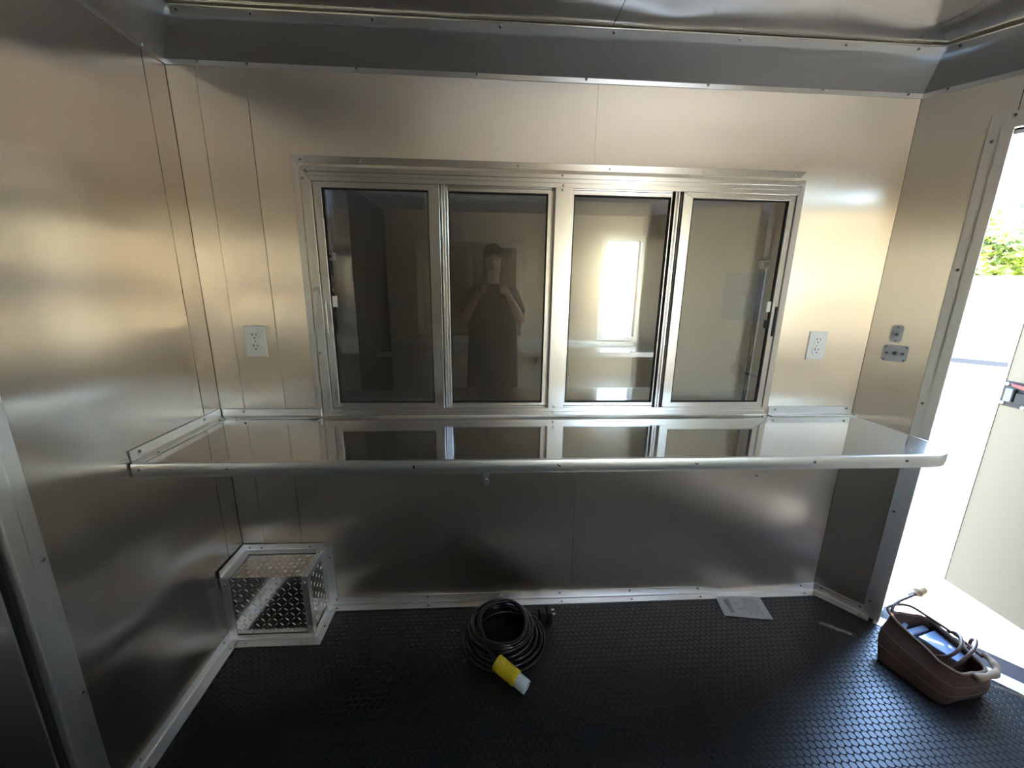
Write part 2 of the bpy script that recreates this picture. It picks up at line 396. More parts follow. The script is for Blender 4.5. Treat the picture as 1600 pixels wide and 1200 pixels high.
# ---- right (angled) wall with the doorway
S0, S1, DTOP = 0.229, 1.02, 1.820
bm = BM(); bx(bm, RIGHT, -0.03, S0, -0.1, H_CEIL, -WT, -0.008); bx(bm, RIGHT, S0, NOSE_LEN + .05, DTOP, H_CEIL, -WT, -0.008)
bx(bm, RIGHT, S1, NOSE_LEN + .05, -0.1, DTOP, -WT, -0.008); bx(bm, RIGHT, S0, S1, -0.1, -0.004, -WT, -0.008)
wall_right = tag(link('wall_right', bm, 'core'), 'angled metal wall at the right with the open doorway', 'wall', kind='structure')
br = lambda u, v: wave((u, v), 41.0, 0.0022, 0.5, 0.30)
sheet('wall_panel', wall_right, RIGHT, (0.001, S0 - .002), (0.002, H_CEIL - .02), br, 'sheet')
sheet('wall_panel', wall_right, RIGHT, (S0, S1), (DTOP + .003, H_CEIL - .02), br, 'sheet')
sheet('wall_panel', wall_right, RIGHT, (S1 + .002, NOSE_LEN), (0.002, H_CEIL - .02), br, 'sheet')
# ---- the other angled wall and the wall behind the camera
bm = BM(); bx(bm, NOSE, -0.05, NOSE_LEN + .05, -0.1, H_CEIL, -WT, -0.008)
wall_nose = tag(link('wall_front_right', bm, 'core'), 'second angled metal wall behind the camera at the right', 'wall', kind='structure')
sheet('wall_panel', wall_nose, NOSE, (0.001, NOSE_LEN - .002), (0.002, H_CEIL - .02), lambda u, v: wave((u, v), 51.0, 0.002, 0.7, 0.3), 'sheet_hazy', step=.03)
DX0, DX1, DH, DB = 2.10, 2.43, 1.76, 0.86     # open service window behind the camera at the right
bm = BM(); bx(bm, FRONT, -0.09, DX0, -0.1, H_CEIL, -WT, -0.008); bx(bm, FRONT, DX1, XR + .03, -0.1, H_CEIL, -WT, -0.008)
bx(bm, FRONT, DX0, DX1, DH, H_CEIL, -WT, -0.008); bx(bm, FRONT, DX0, DX1, -0.1, DB - .004, -WT, -0.008)
wall_front = tag(link('wall_front', bm, 'core'), 'metal wall behind the camera, seen only mirrored in the glass', 'wall', kind='structure')
wf_ = lambda u, v: wave((u, v), 61.0, 0.0025, 0.8, 0.33)
sheet('wall_panel', wall_front, FRONT, (0.065, 1.22), (0.002, H_CEIL - .02), wf_, 'sheet_hazy', step=.03)
sheet('wall_panel', wall_front, FRONT, (1.2215, DX0 - .002), (0.002, H_CEIL - .02), wf_, 'sheet_hazy', step=.03)
sheet('wall_panel', wall_front, FRONT, (DX0, DX1), (.002, DB - .002), wf_, 'sheet_hazy', step=.03)
sheet('wall_panel', wall_front, FRONT, (DX0, DX1), (DH + .002, H_CEIL - .02), wf_, 'sheet_hazy', step=.03)
bm = BM(); quadbar(bm, FRONT, [(DX0 - .05, DB - .05), (DX0, DB), (DX0, DH), (DX0 - .05, DH + .05)], -.02, .004)
d3 = tag(link('window_3', bm, 'trim'), 'open service window behind the camera, bright in the third pane', 'window', kind='structure')
bm = BM(); quadbar(bm, FRONT, [(DX1 + .03, DB - .05), (DX1, DB), (DX1, DH), (DX1 + .03, DH + .05)], -.02, .004); link('jamb', bm, 'trim', d3)
bm = BM(); quadbar(bm, FRONT, [(DX0 - .05, DH + .05), (DX0, DH), (DX1, DH), (DX1 + .035, DH + .05)], -.02, .004); link('head_jamb', bm, 'trim', d3)
bm = BM(); quadbar(bm, FRONT, [(DX0 - .05, DB - .05), (DX1 + .03, DB - .05), (DX1, DB), (DX0, DB)], -.02, .004); link('sill', bm, 'trim', d3)

# unseen awning added outside it to dim the sky through the opening
SKY_SHADE = Fr(FRONT(0, DH + .05, -WT - .01), (1, 0, 0), (0, -1, .22), (0, .22, 1))
bm = BM(); bx(bm, SKY_SHADE, DX0 - .35, DX1 + .35, 0.0, 1.0, 0, .03, .002); link('sky_shade_awning', bm, 'van', d3)
for x in (DX0 - .33, DX1 + .33):
    bm = BM(); tube(bm, [SKY_SHADE(x, .75, 0), FRONT(x, DB + .2, -WT - .02)], .010, 8); link('sky_shade_strut', bm, 'trim_dull', d3, smooth=True)

# ---- coves between walls and ceiling
def cove(parent, A, B, nA, seams, seed):
    """sloping strip from wall line A..B (at H_TRIM) up to the ceiling, pushed inwards; A,B are ((x,y) wall, (x,y) inset)"""
    pass
def inset(i):
    pts = [(0, 0), (XR, 0), APEX, (XR, -DEPTH), (LA * DEPTH, -DEPTH)]
    n = len(pts); p0, p, p1 = Vector((*pts[i - 1], 0)), Vector((*pts[i], 0)), Vector((*pts[(i + 1) % n], 0))
    d0, d1 = (p - p0).normalized(), (p1 - p).normalized()
    n0, n1 = Vector((d0.y, -d0.x, 0)), Vector((d1.y, -d1.x, 0))
    bis = (n0 + n1); k = COVE / (1 + n0.dot(n1))
    return p, p + bis * k
def cove_strip(i, j, ts, seed):
    (a0, a1), (b0, b1) = inset(i), inset(j)
    A0, A1, B0, B1 = [Vector((q.x, q.y, z)) for q, z in ((a0, H_TRIM), (a1, H_CEIL), (b0, H_TRIM), (b1, H_CEIL))]
    nrm = (B0 - A0).cross(A1 - A0).normalized()
    for t0, t1 in ts:
        bm = BM(); k = max(2, int((t1 - t0) * (B0 - A0).length / .03)); R = 6; g = []
        for r in range(R + 1):
            row = []
            for c in range(k + 1):
                t = t0 + (t1 - t0) * c / k; s = r / R
                p = (A0.lerp(B0, t)).lerp(A1.lerp(B1, t), s)
                L = (B0 - A0).length
                d = wave((t * L, s * .13), seed, .0030, .30, .30) * math.sin(PI * s) ** .7
                row.append(bm.verts.new(p + nrm * d))
            g.append(row)
        for r in range(R):
            for c in range(k): bm.faces.new((g[r][c], g[r][c + 1], g[r + 1][c + 1], g[r + 1][c]))
        bmesh.ops.solidify(bm, geom=bm.faces[:], thickness=0.003)
        o = link('cove_panel', bm, 'cove', ceil, smooth=True)
        o.data.set_sharp_from_angle(angle=math.radians(40))
cove_strip(0, 1, ((0, 1.355 / XR), (1.3555 / XR, 1)), 71)
cove_strip(1, 2, ((0, 1),), 73); cove_strip(2, 3, ((0, 1),), 75); cove_strip(3, 4, ((0, 1),), 77); cove_strip(4, 0, ((0, 1),), 79)

# ---- trims along the coves
bm = BM(); bx(bm, BACK, 0.0, XR, H_TRIM - .011, H_TRIM + .010, 0.0, 0.0035, .001)
t1 = tag(link('trim_1', bm, 'trim'), **tr('thin screwed aluminium strip along the top of the serving wall'))
for x in (0.10, 0.245, 0.575, 0.95, 1.30, 1.705, 2.10, 2.405): screw(t1, BACK(x, H_TRIM, .0035), BACK.w, 1.1)
bm = BM(); bx(bm, LEFT, 0.0, DEPTH, H_TRIM - .011, H_TRIM + .010, 0.0, 0.0035, .001)
t2 = tag(link('trim_2', bm, 'trim'), **tr('thin screwed aluminium strip along the top of the left wall'))
for x in (0.085, 0.5, 0.9): screw(t2, LEFT(x, H_TRIM, .0035), LEFT.w, 1.1)
bm = BM(); bx(bm, RIGHT, 0.0, NOSE_LEN, H_TRIM - .011, H_TRIM + .010, 0.0, 0.0035, .001)
t3 = tag(link('trim_3', bm, 'trim'), **tr('thin screwed aluminium strip along the top of the angled right wall'))
for x in (0.06, 0.38, 0.7): screw(t3, RIGHT(x, H_TRIM, .0035), RIGHT.w, 1.1)
# upper strips where cove meets ceiling (angle profile)
def upper(i, j, name, lab, scr):
    (a0, a1), (b0, b1) = inset(i), inset(j)
    A = Vector((a1.x, a1.y, H_CEIL - .001)); B = Vector((b1.x, b1.y, H_CEIL - .001)); d = (B - A).normalized()
    inn = Vector((d.y, -d.x, 0)); dn = Vector((-inn.x * COVE, -inn.y * COVE, H_TRIM - H_CEIL)).normalized()
    nrm = d.cross(dn).normalized()
    if nrm.dot(inn) < 0: nrm = -nrm
    F = Fr(A, d, dn, nrm); L = (B - A).length
    bm = BM(); bx(bm, F, 0, L, 0, .022, .0005, .0022)
    t = tag(link(name, bm, 'cove'), **tr(lab))
    bm = BM(); tube(bm, [F(0, .001, .003), F(L, .001, .003)], .0022, 8); link('edge_bead', bm, 'trim', t, smooth=True)
    nn = d.cross(dn).normalized()
    if nn.dot(inn) < 0: nn = -nn
    for s in scr: screw(t, A + d * s + dn * .010 + nn * .002, nn, 1.1)
upper(0, 1, 'trim_4', 'screwed aluminium angle between ceiling and serving wall cove', (0.02, 0.22, 0.56, 0.93, 1.27, 1.66, 2.0, 2.24))
upper(1, 2, 'trim_5', 'screwed aluminium angle between ceiling and right wall cove', (0.03, 0.4, 0.8))
upper(4, 0, 'trim_6', 'screwed aluminium angle between ceiling and left wall cove', (0.3, 0.8, 1.3, 2.0))

# ---- base angles on the floor
ZB = .0012
def base(name, P, Q, n, lab, scr, e0=(0, 0), e1=(0, 0)):
    bm = BM(); P = Vector((*P, ZB)); Q = Vector((*Q, ZB)); d = (Q - P).normalized()
    angle(bm, P, Q, n, (0, 0, 1), 0.038, 0.038, .003, e0, e1)
    t = tag(link(name, bm, 'trim'), lab, 'baseboard', kind='structure')
    for s in scr:
        screw(t, P + d * s + Vector(n).normalized() * .003 + Vector((0, 0, .027)), n, 1.1)
        screw(t, P + d * (s + .005) + Vector(n).normalized() * .026 + Vector((0, 0, .003)), (0, 0, 1), 1.1)
base('baseboard_back', (0.317, 0.0), (XR, 0), (0, -1, 0), 'aluminium angle along the floor under the serving wall', (0.03, 0.41, 0.72, 0.98, 1.29, 1.60, 2.08), e1=(-.33, 0))
base('baseboard_left', LEFT(0.160, 0)[:2], LEFT(DEPTH, 0)[:2], LEFT.w, 'aluminium angle along the floor under the left wall', (0.04, 0.42, 0.8))
base('baseboard_right', (XR, 0), RIGHT(0.2, 0)[:2], RIGHT.w, 'short aluminium angle under the angled right wall', (0.03, 0.165), e0=(.33, 0))

# ---- doorway: jamb trims, threshold, open leaf
bm = BM(); bx(bm, RIGHT, 0.176, 0.2055, 0.0, DTOP + .048, 0.0005, 0.0035, .001)
d1 = tag(link('door_1', bm, 'trim_dull'), 'open doorway with aluminium jamb and cream door leaf at the right', 'door', kind='structure')
for z in (0.075, 0.49, 0.93, 1.40, 1.79): screw(d1, RIGHT(0.190, z, .0035), RIGHT.w, 1.25)
bm = BM(); prism(bm, RIGHT, [(0.2045, 0), (0.230, 0), (0.230, DTOP), (0.2045, DTOP + .024)], -0.03, 0.008); link('jamb', bm, 'trim_dull', d1)
bm = BM(); quadbar(bm, RIGHT, [(0.1765, DTOP + .048), (0.2055, DTOP + .022), (S1 + .03, DTOP + .022), (S1 + .055, DTOP + .048)], 0.0005, 0.0036)
h = link('head_trim', bm, 'trim_dull', d1)
for u in (0.225, 0.62, 1.0): screw(d1, RIGHT(u, DTOP + .035, .0036), RIGHT.w, 1.25)
bm = BM(); prism(bm, RIGHT, [(0.205, DTOP + .023), (0.231, DTOP), (S1, DTOP), (S1 + .027, DTOP + .023)], -0.03, 0.0085); link('head_jamb', bm, 'trim_dull', d1)
bm = BM(); bx(bm, RIGHT, S1, S1 + .055, 0, DTOP + .022, -0.03, .004, .001); link('jamb', bm, 'trim_dull', d1)
bm = BM(); bx(bm, RIGHT, 0.215, S1, -0.002, 0.0035, -0.030, 0.034, .0008); link('threshold', bm, 'trim_dull', d1)
bm = BM(); bx(bm, RIGHT, 0.229, S1, -0.06, 0.0015, -WT - .045, -0.031, .001); link('sill', bm, 'sill', d1)
# leaf: hinged at the far jamb, swung outwards
HX = RIGHT(S1 - .005, 0, -0.09)
FREE = Vector((3.151, 0.042, 0))
lu = (FREE - Vector((HX.x, HX.y, 0))); LW = lu.length; lu.normalize(); lw = Vector((-lu.y, lu.x, 0))
if lw.x > 0: lw = -lw
LEAF = Fr((HX.x, HX.y, 0), lu, (0, 0, 1), lw)
bm = BM(); bx(bm, LEAF, 0, LW - .002, -0.002, DTOP - .01, -0.035, 0.0, .002); leaf = link('door_leaf', bm, 'leaf_door', d1)
bm = BM(); bx(bm, LEAF, LW - .004, LW + .004, -0.004, DTOP - .008, -0.038, 0.003, .001); link('edge_trim', bm, 'trim', d1)
# latch: black plate, grey keeper, red lever, screws
lx = LW - .105
bm = BM(); bx(bm, LEAF, lx - .03, LW - .006, 0.868, 0.972, 0.0, .006, .003); lat = link('latch_plate', bm, 'gasket', leaf)
bm = BM(); bx(bm, LEAF, LW - .052, LW - .024, 0.890, 0.945, 0.006, .022, .003); link('latch_keeper', bm, 'grey_dark', leaf)
bm = BM(); quadbar(bm, LEAF, [(lx - .01, .940), (LW - .046, .955), (LW - .036, .968), (lx - .01, .962)], .006, .026, .003); link('latch_lever', bm, 'red', leaf)
bm = BM(); bx(bm, LEAF, lx - .02, LW - .058, 0.885, 0.932, 0.006, .018, .002); link('latch_block', bm, 'gasket', leaf)
for u, z in ((LW - .016, .960), (LW - .016, .880), (lx + .02, .876)): screw(leaf, LEAF(u, z, .0062), LEAF.w, 1.7)

# ================================================================== WINDOW
KY = 0.9864
def wx(x): return 0.984 + (x - 0.984) * KY
def wz(z): return 1.322 + (z - 1.322) * KY
# outer flange on the wall + stacked rails standing proud of it
bm = BM()
quadbar(bm, BACK, [(.3445, 1.727), (.366, 1.704), (2.074, 1.706), (2.0945, 1.728)], 0.0, 0.006, .0008)
win = tag(link('window_1', bm, 'frame'), 'wide four-panel sliding serving window in an aluminium frame', 'window', kind='structure')
for x in (0.376, 0.566, 1.085, 1.395, 1.722, 2.055): screw(win, BACK(x, 1.714, .006), BACK.w, .9)
bm = BM(); quadbar(bm, BACK, [(.3445, 1.727), (.3445, .842), (.366, .842), (.366, 1.704)], 0.0, 0.004, .0008); link('side_flange', bm, 'frame', win)
bm = BM(); quadbar(bm, BACK, [(2.082, 1.70), (2.082, .842), (2.098, .842), (2.098, 1.70)], 0.0, 0.004, .0008); link('side_flange', bm, 'frame', win)
xl, xr, zt, zb = wx(.369), wx(2.102), wz(1.697), wz(.8415)
xl2, xr2, zt2, zb2 = wx(.401), wx(2.078), wz(1.6525), wz(.871)
def rail(name, pts, w0, w1, ridge=None, par=None, m='frame', bev=.0012):
    bm = BM(); quadbar(bm, BACK, pts, w0, w1, bev); return link(name, bm, m, par or win)
rail('head_rail', [(xl, zt), (xl2, zt2), (xr2, zt2), (xr, zt)], 0.0, .020)
rail('head_ridge', [(xl + .004, zt - .0005), (xl + .014, zt - .016), (xr - .010, zt - .016), (xr - .002, zt - .0005)], .018, .0245)
rail('head_ridge', [(xl + .020, zt - .026), (xl + .022, zt - .029), (xr - .016, zt - .029), (xr - .014, zt - .026)], .0185, .022, bev=.0005)
rail('sill_rail', [(xl, zb), (xr, zb), (xr2, zb2), (xl2, zb2)], 0.0, .020)
rail('sill_ridge', [(xl + .012, zb + .0005), (xr - .012, zb + .0005), (xr - .015, zb + .016), (xl + .015, zb + .016)], .018, .024)
rail('side_jamb', [(xl, zt), (xl, zb), (xl2, zb2), (xl2, zt2)], 0.0, .020)
rail('side_jamb', [(xr, zt), (xr, zb), (xr2, zb2), (xr2, zt2)], 0.0, .020)
for x, z in ((.388, 1.682), (1.235, 1.690), (2.083, 1.683), (1.24, 1.660), (.43, .855), (1.235, .852), (2.04, .858), (.41, .86)):
    screw(win, BACK(wx(x), wz(z), .0248 if z > 1.68 else .0245 if z < .856 else .0205), BACK.w, .9)
for z in (1.66, 1.30, 1.08, .90): screw(win, BACK(wx(.376), wz(z), .0202), BACK.w, .9)
# recess behind the frame (wall thickness lining)
RD = -0.105
bm = BM(); bx(bm, BACK, WIN[0] - .004, WIN[0] + .004, WIN[2], WIN[3], RD, .001); link('reveal', bm, 'hatch', win)
bm = BM(); bx(bm, BACK, WIN[1] - .004, WIN[1] + .004, WIN[2], WIN[3], RD, .001); link('reveal', bm, 'hatch', win)
bm = BM(); bx(bm, BACK, WIN[0], WIN[1], WIN[3] - .004, WIN[3] + .004, RD, .001); link('reveal', bm, 'hatch', win)
bm = BM(); bx(bm, BACK, WIN[0], WIN[1], WIN[2] - .004, WIN[2] + .004, RD, .001); link('reveal', bm, 'hatch', win)
# sashes
def sash(name, x0, x1, gx0, gx1, gz0, gz1, w0, w1, oz0, oz1, lip=True):
    """outer x0..x1/oz0..oz1, glass gx0..gx1/gz0..gz1; returns the sash root mesh (its left stile) with the rest as children"""
    bm = BM(); quadbar(bm, BACK, [(x0, oz1), (x0, oz0), (gx0, gz0), (gx0, gz1)], w0, w1, .0012)
    root = link(name, bm, 'frame', win)
    for nm, pts in (('stile', [(x1, oz1), (gx1, gz1), (gx1, gz0), (x1, oz0)]), ('top_rail', [(x0, oz1), (gx0, gz1), (gx1, gz1), (x1, oz1)]),
                    ('bottom_rail', [(x0, oz0), (x1, oz0), (gx1, gz0), (gx0, gz0)])):
        bm = BM(); quadbar(bm, BACK, pts, w0, w1, .0012); link(nm, bm, 'frame', root)
    # black glazing bead and the pane
    bm = BM(); e = .004
    for a in ((gx0 - .001, gx0 + e, gz0, gz1), (gx1 - e, gx1 + .001, gz0, gz1), (gx0, gx1, gz1 - e, gz1 + .001), (gx0, gx1, gz0 - .001, gz0 + e)):
        bx(bm, BACK, *a, w0 + .002, w1 - .004)
    link('glazing_bead', bm, 'gasket', root)
    bm = BM(); wm = (w0 + w1) / 2 - .001
    vs = [bm.verts.new(BACK(*p, wm)) for p in ((gx0, gz0), (gx1, gz0), (gx1, gz1), (gx0, gz1))]; bm.faces.new(vs)
    link('glass', bm, 'glass', root)
    return root
G0, G1 = wz(.890), wz(1.634)
s1 = sash('sash', xl2 + .002, wx(.819), wx(.430), wx(.782), G0, G1, .002, .016, zb2, zt2)
s4 = sash('sash', wx(1.667), xr2 - .002, wx(1.702), wx(2.054), G0, G1, .002, .016, zb2, zt2)
s2 = sash('sash', .824, 1.215, .848, 1.190, .890, 1.634, -.022, -.006, .874, 1.656)
s3 = sash('sash', 1.262, 1.648, 1.281, 1.624, .890, 1.634, -.022, -.006, .874, 1.656)
# centre mullion and the meeting profiles of the sliding pair
bm = BM(); bx(bm, BACK, wx(1.2145), wx(1.2765), zb2 - .002, zt2 + .002, -.004, .0195, .0012); mul = link('mullion', bm, 'frame', win)
for z in (zt2 - .006, zb2 + .004): screw(win, BACK(wx(1.237), z, .0197), BACK.w, .9)
for (a, b, w0, w1) in ((.8235, .829, -.03, .004), (.833, .838, -.006, .003), (.842, .846, -.006, .0), (1.634, 1.640, -.03, .004), (1.644, 1.650, -.006, .006), (1.655, 1.660, -.02, .002)):
    bm = BM(); bx(bm, BACK, a, b, .876, 1.652, w0, w1, .001); link('interlock', bm, 'frame', win)
for (a, b) in ((1.6485, 1.6545), (1.6275, 1.6335), (.8195, .8225)):
    bm = BM(); bx(bm, BACK, a, b, .876, 1.652, -.03, -.004); link('brush_seal', bm, 'gasket', win)
bm = BM(); bx(bm, BACK, wx(1.203), wx(1.214), .876, 1.652, -.03, -.016); link('brush_seal', bm, 'gasket', win)
# pull latches on the outer sashes
for x in (wx(.433), wx(2.052)):
    sgn = 1 if x < 1 else -1
    bm = BM(); bx(bm, BACK, min(x, x + sgn * .016), max(x, x + sgn * .016), 1.245, 1.283, .004, .012, .001); link('latch', bm, 'white_plastic', s1 if x < 1 else s4)
    bm = BM(); bx(bm, BACK, min(x, x + sgn * .012), max(x, x + sgn * .012), 1.185, 1.215, .002, .010, .001); link('latch_hook', bm, 'black', s1 if x < 1 else s4)
    y = wx(.402) if x < 1 else wx(2.066)
    bm = BM(); bx(bm, BACK, y, y + .010, 1.155, 1.265, .014, .0185, .001); link('pull_handle', bm, 'gasket' if x > 1 else 'frame', s1 if x < 1 else s4)
    bm = BM(); bx(bm, BACK, min(x - sgn * .008, x - sgn * .002), max(x - sgn * .008, x - sgn * .002), 1.48, 1.535, .014, .019, .001); link('sash_stop', bm, 'white_plastic', s1 if x < 1 else s4)

# ---- closed awning hatch outside the glass
bm = BM(); bx(bm, BACK, WIN[0] - .03, WIN[1] + .03, WIN[2] - .03, WIN[3] + .03, -.150, -.112, .002)
hatch = tag(link('awning_hatch', bm, 'hatch'), 'closed metal awning hatch just outside the sliding window', 'hatch')
for x in (WIN[0] + .012, WIN[1] - .012):
    sg = 1 if x < 1 else -1
    bm = BM(); tube(bm, [BACK(x + sg * .012, 1.675, -.095), BACK(x + sg * .012, 1.44, -.095)], .011, 12); st = link('gas_strut', bm, 'trim', hatch, smooth=True)
    bm = BM(); tube(bm, [BACK(x + sg * .012, 1.44, -.095), BACK(x + sg * .012, 1.06, -.095)], .0045, 10); link('strut_rod', bm, 'black', hatch, smooth=True)
    bm = BM(); bx(bm, BACK, x + sg * .012 - .016, x + sg * .012 + .016, 1.405, 1.437, -.11, -.084, .003); link('strut_bracket', bm, 'white_plastic', hatch)
    bm = BM(); lathe(bm, BACK(x + sg * .012, 1.421, -.084), (0, -1, 0), [(.007, 0), (.007, .004), (.003, .006)], 8); link('bolt', bm, 'dark_screw', hatch)
    bm = BM(); bx(bm, BACK, x - .012, x - .002, WIN[2] + .01, WIN[3] - .01, -.112, -.098, .001); link('seal', bm, 'gasket', hatch)

# ================================================================== COUNTER
CZ, CB, CD, CR = 0.840, 0.799, 0.408, 0.105
ct = empty('serving_counter', (1.23, -0.2, CB)); tag(ct, 'long polished metal serving counter fixed under the sliding window', 'counter')
def counter_outline(d, rad, x0=0.004, x1=2.458, inset=0.0):
    p = [(x0, -0.002), (x0 + d * LA, -d + inset)]
    for k in range(0, 11):
        a = -PI / 2 + (PI / 2) * k / 10
        p.append((x1 - inset - rad + rad * math.cos(a) if True else 0, -d + inset + rad + rad * math.sin(a)))
    p.append((x1 - inset, -0.002)); return p
bm = BM(); prism(bm, WORLD, counter_outline(CD, CR, inset=.003), CZ - .020, CZ - .0004); top = link('countertop', bm, 'counter', ct)
bm = BM(); prism(bm, WORLD, counter_outline(CD - .03, CR - .02, inset=.003, x1=2.44), CB + .004, CZ - .021); link('substrate', bm, 'core', ct)
# front band wraps the rounded end
bm = BM(); path = counter_outline(CD, CR)[1:]; prof = [(0, CB), (.003, CB + .001), (.003, CB + .007), (.0045, CB + .010), (.0045, CZ - .006), (.003, CZ - .001), (0, CZ), (-.006, CZ), (-.006, CB)]
rings = []
for i, (x, y) in enumerate(path):
    a = Vector(path[max(i - 1, 0)]); b = Vector(path[min(i + 1, len(path) - 1)]); t = (b - a).normalized(); nrm = Vector((t.y, -t.x))
    if i == 0: nrm = Vector((0, -1))
    rings.append([bm.verts.new((x + nrm.x * q, y + nrm.y * q, z)) for q, z in prof])
for a, b in zip(rings, rings[1:]):
    for k in range(len(prof)): bm.faces.new((a[k], a[(k + 1) % len(prof)], b[(k + 1) % len(prof)], b[k]))
bm.faces.new(rings[0]); bm.faces.new(rings[-1][::-1])
band = link('edge_band', bm, 'trim', ct, smooth=True); band.data.set_sharp_from_angle(angle=math.radians(35))
for x in (0.035, 0.265, 0.775, 1.19, 1.60, 1.965, 2.26): screw(ct, (x, -CD - .0045, CZ - .016), (0, -1, 0), 1.1)
# splash angles
bm = BM(); angle(bm, LEFT(0.004, CZ + .0006), LEFT(CD - .004, CZ + .0006), LEFT.w, (0, 0, 1), .034, .033, .003, e0=(1, 0)); link('splash_angle', bm, 'trim', ct)
bm = BM(); angle(bm, (0.006, -.004, CZ + .0006), (0.362, -.004, CZ + .0006), (0, -1, 0), (0, 0, 1), .033, .030, .003, e0=(1, 0)); link('splash_angle', bm, 'trim', ct)
bm = BM(); angle(bm, (2.100, -.004, CZ + .0006), (2.452, -.004, CZ + .0006), (0, -1, 0), (0, 0, 1), .030, .034, .003); link('splash_angle', bm, 'trim', ct)
for p, n in (((.085, -.007, .862), BACK.w), ((.352, -.007, .862), BACK.w), ((.07, -.03, .8442), (0, 0, 1)), ((.345, -.03, .8442), (0, 0, 1)), ((2.125, -.008, .862), BACK.w), ((2.425, -.008, .866), BACK.w), ((2.44, -.03, .8442), (0, 0, 1)),
             (LEFT(.10, .862, .0036), LEFT.w), (LEFT(.375, .862, .0036), LEFT.w), (LEFT(.06, .8442, .028), (0, 0, 1)), (LEFT(.345, .8442, .028), (0, 0, 1))):
    screw(ct, p, n, 1.1)
# three braces under the counter
def brace(x, d, parent, zc, wf, zlow, m='trim'):
    bm = BM()
    s = 1 if wf is BACK else -1
    bx(bm, wf, x - .0105, x + .0105, zlow + .004, zc - .002, 0.0006, .0045, .001)
    bx(bm, wf, x - .0105, x + .0105, zc - .006, zc - .002, .004, d, .001)
    prism(bm, Fr(wf(x, 0, 0), wf.w, wf.v, wf.u), [(.004, zc - .004), (d - .01, zc - .004), (.004, zlow + .06)], -.0015, .0015)
    lathe(bm, wf(x, zlow + .005, .0006), wf.w, [(.0105, 0), (.0105, .0039)], 16)
    b = link('brace', bm, m, parent)
    screw(parent, wf(x, zlow + .022, .0046), wf.w, 1.2)
for x in (0.977, 2.099): brace(x, .30, ct, CB + .004, BACK, .552)

# ================================================================== THINGS ON THE WALLS
def outlet(parent_name, label, group):
    t = empty(parent_name); tag(t, label, 'outlet', group)
    F = Fr((0, 0, 0), (1, 0, 0), (0, 0, 1), (0, -1, 0))
    bm = BM(); bx(bm, F, -.036, .036, -.055, .055, 0.0, .006, .0025, 2); link('cover_plate', bm, 'white_plastic', t)
    for dz in (.0195, -.0195):
        bm = BM(); pts = []
        for k in range(24):
            a = 2 * PI * k / 24; pts.append((.0168 * math.cos(a), dz + max(-.0138, min(.0138, .0168 * math.sin(a)))))
        prism(bm, F, pts, .004, .0082); rc = link('receptacle', bm, 'white_plastic', t)
        for k, (x, hh) in enumerate(((-.0065, .0046), (.0065, .0038))):
            bm = BM(); bx(bm, F, x - .0013, x + .0013, dz + .0012, dz + .0012 + hh * 2, .0080, .0086); link('slot', bm, 'dark_screw', rc)
        bm = BM(); lathe(bm, (0, -.0080, dz - .0065), (0, -1, 0), [(.0026, 0), (.0026, .0006)], 10); link('ground_hole', bm, 'dark_screw', rc)
    bm = BM(); lathe(bm, (0, -.006, 0), (0, -1, 0), [(.0030, 0), (.0024, .0012), (.0002, .0014)], 10); link('cover_screw', bm, 'grey_plastic', t)
    return t
def copy_tree(o, parent=None):
    c = o.copy(); COL.objects.link(c)
    if parent is not None: c.parent = parent
    for ch in [x for x in bpy.data.objects if x.parent == o and x is not c]: copy_tree(ch, c)
    return c
og = 'white duplex outlets on the metal walls'
o1 = outlet('wall_outlet', 'white duplex outlet between two wall seams left of the window', og); o1.location = BACK(.160, 1.121, .001)
o2 = copy_tree(o1); o2.location = BACK(2.251, 1.119, .001); o2['label'] = 'white duplex outlet right of the window near the angled wall'
o3 = copy_tree(o1); o3.location = FRONT(.05 + .12, 1.165, .001); o3.rotation_euler = (0, 0, PI); o3['label'] = 'outlet on the wall behind the camera, mirrored in the leftmost pane'
o4 = copy_tree(o1); o4.location = FRONT(1.80, 1.13, .001); o4.rotation_euler = (0, 0, PI); o4['label'] = 'outlet on the wall behind the camera, mirrored in the third pane'

def rrect(hw, hh, r, n=6, c=(0, 0)):
    p = []
    for cx, cy, a0 in ((hw - r, hh - r, 0), (-hw + r, hh - r, PI / 2), (-hw + r, -hh + r, PI), (hw - r, -hh + r, 1.5 * PI)):
        for k in range(n + 1):
            a = a0 + PI / 2 * k / n; p.append((c[0] + cx + r * math.cos(a), c[1] + cy + r * math.sin(a)))
    return p
def ringprism(bm, fr, c, ro, ri, w0, w1, n=20):
    a = [[bm.verts.new(fr(c[0] + r * math.cos(2 * PI * k / n), c[1] + r * math.sin(2 * PI * k / n), w)) for k in range(n)] for r, w in ((ro, w0), (ro, w1), (ri, w1), (ri, w0))]
    for i in range(4):
        p, q = a[i], a[(i + 1) % 4]
        for k in range(n): bm.faces.new((p[k], p[(k + 1) % n], q[(k + 1) % n], q[k]))
def socket_plate(name, label, fr, cu, cv, hw, hh, sockets, screws):
    root = empty(name, fr(cu, cv, 0)); tag(root, label, 'switch plate')
    bm = BM(); prism(bm, fr, rrect(hw, hh, .009, c=(cu, cv)), .0006, .0055); link('plate', bm, 'grey_plastic', root)
    for du, dv, r in sockets:
        bm = BM(); ringprism(bm, fr, (cu + du, cv + dv), r, r * .72, .005, .0085); link('socket_ring', bm, 'grey_plastic', root)
        bm = BM(); lathe(bm, fr(cu + du, cv + dv, .0056), fr.w, [(r * .55, 0), (r * .5, .0035), (r * .2, .005)], 14); link('toggle', bm, 'grey_dark', root)
    for du, dv in screws: screw(root, fr(cu + du, cv + dv, .0056), fr.w, .75)
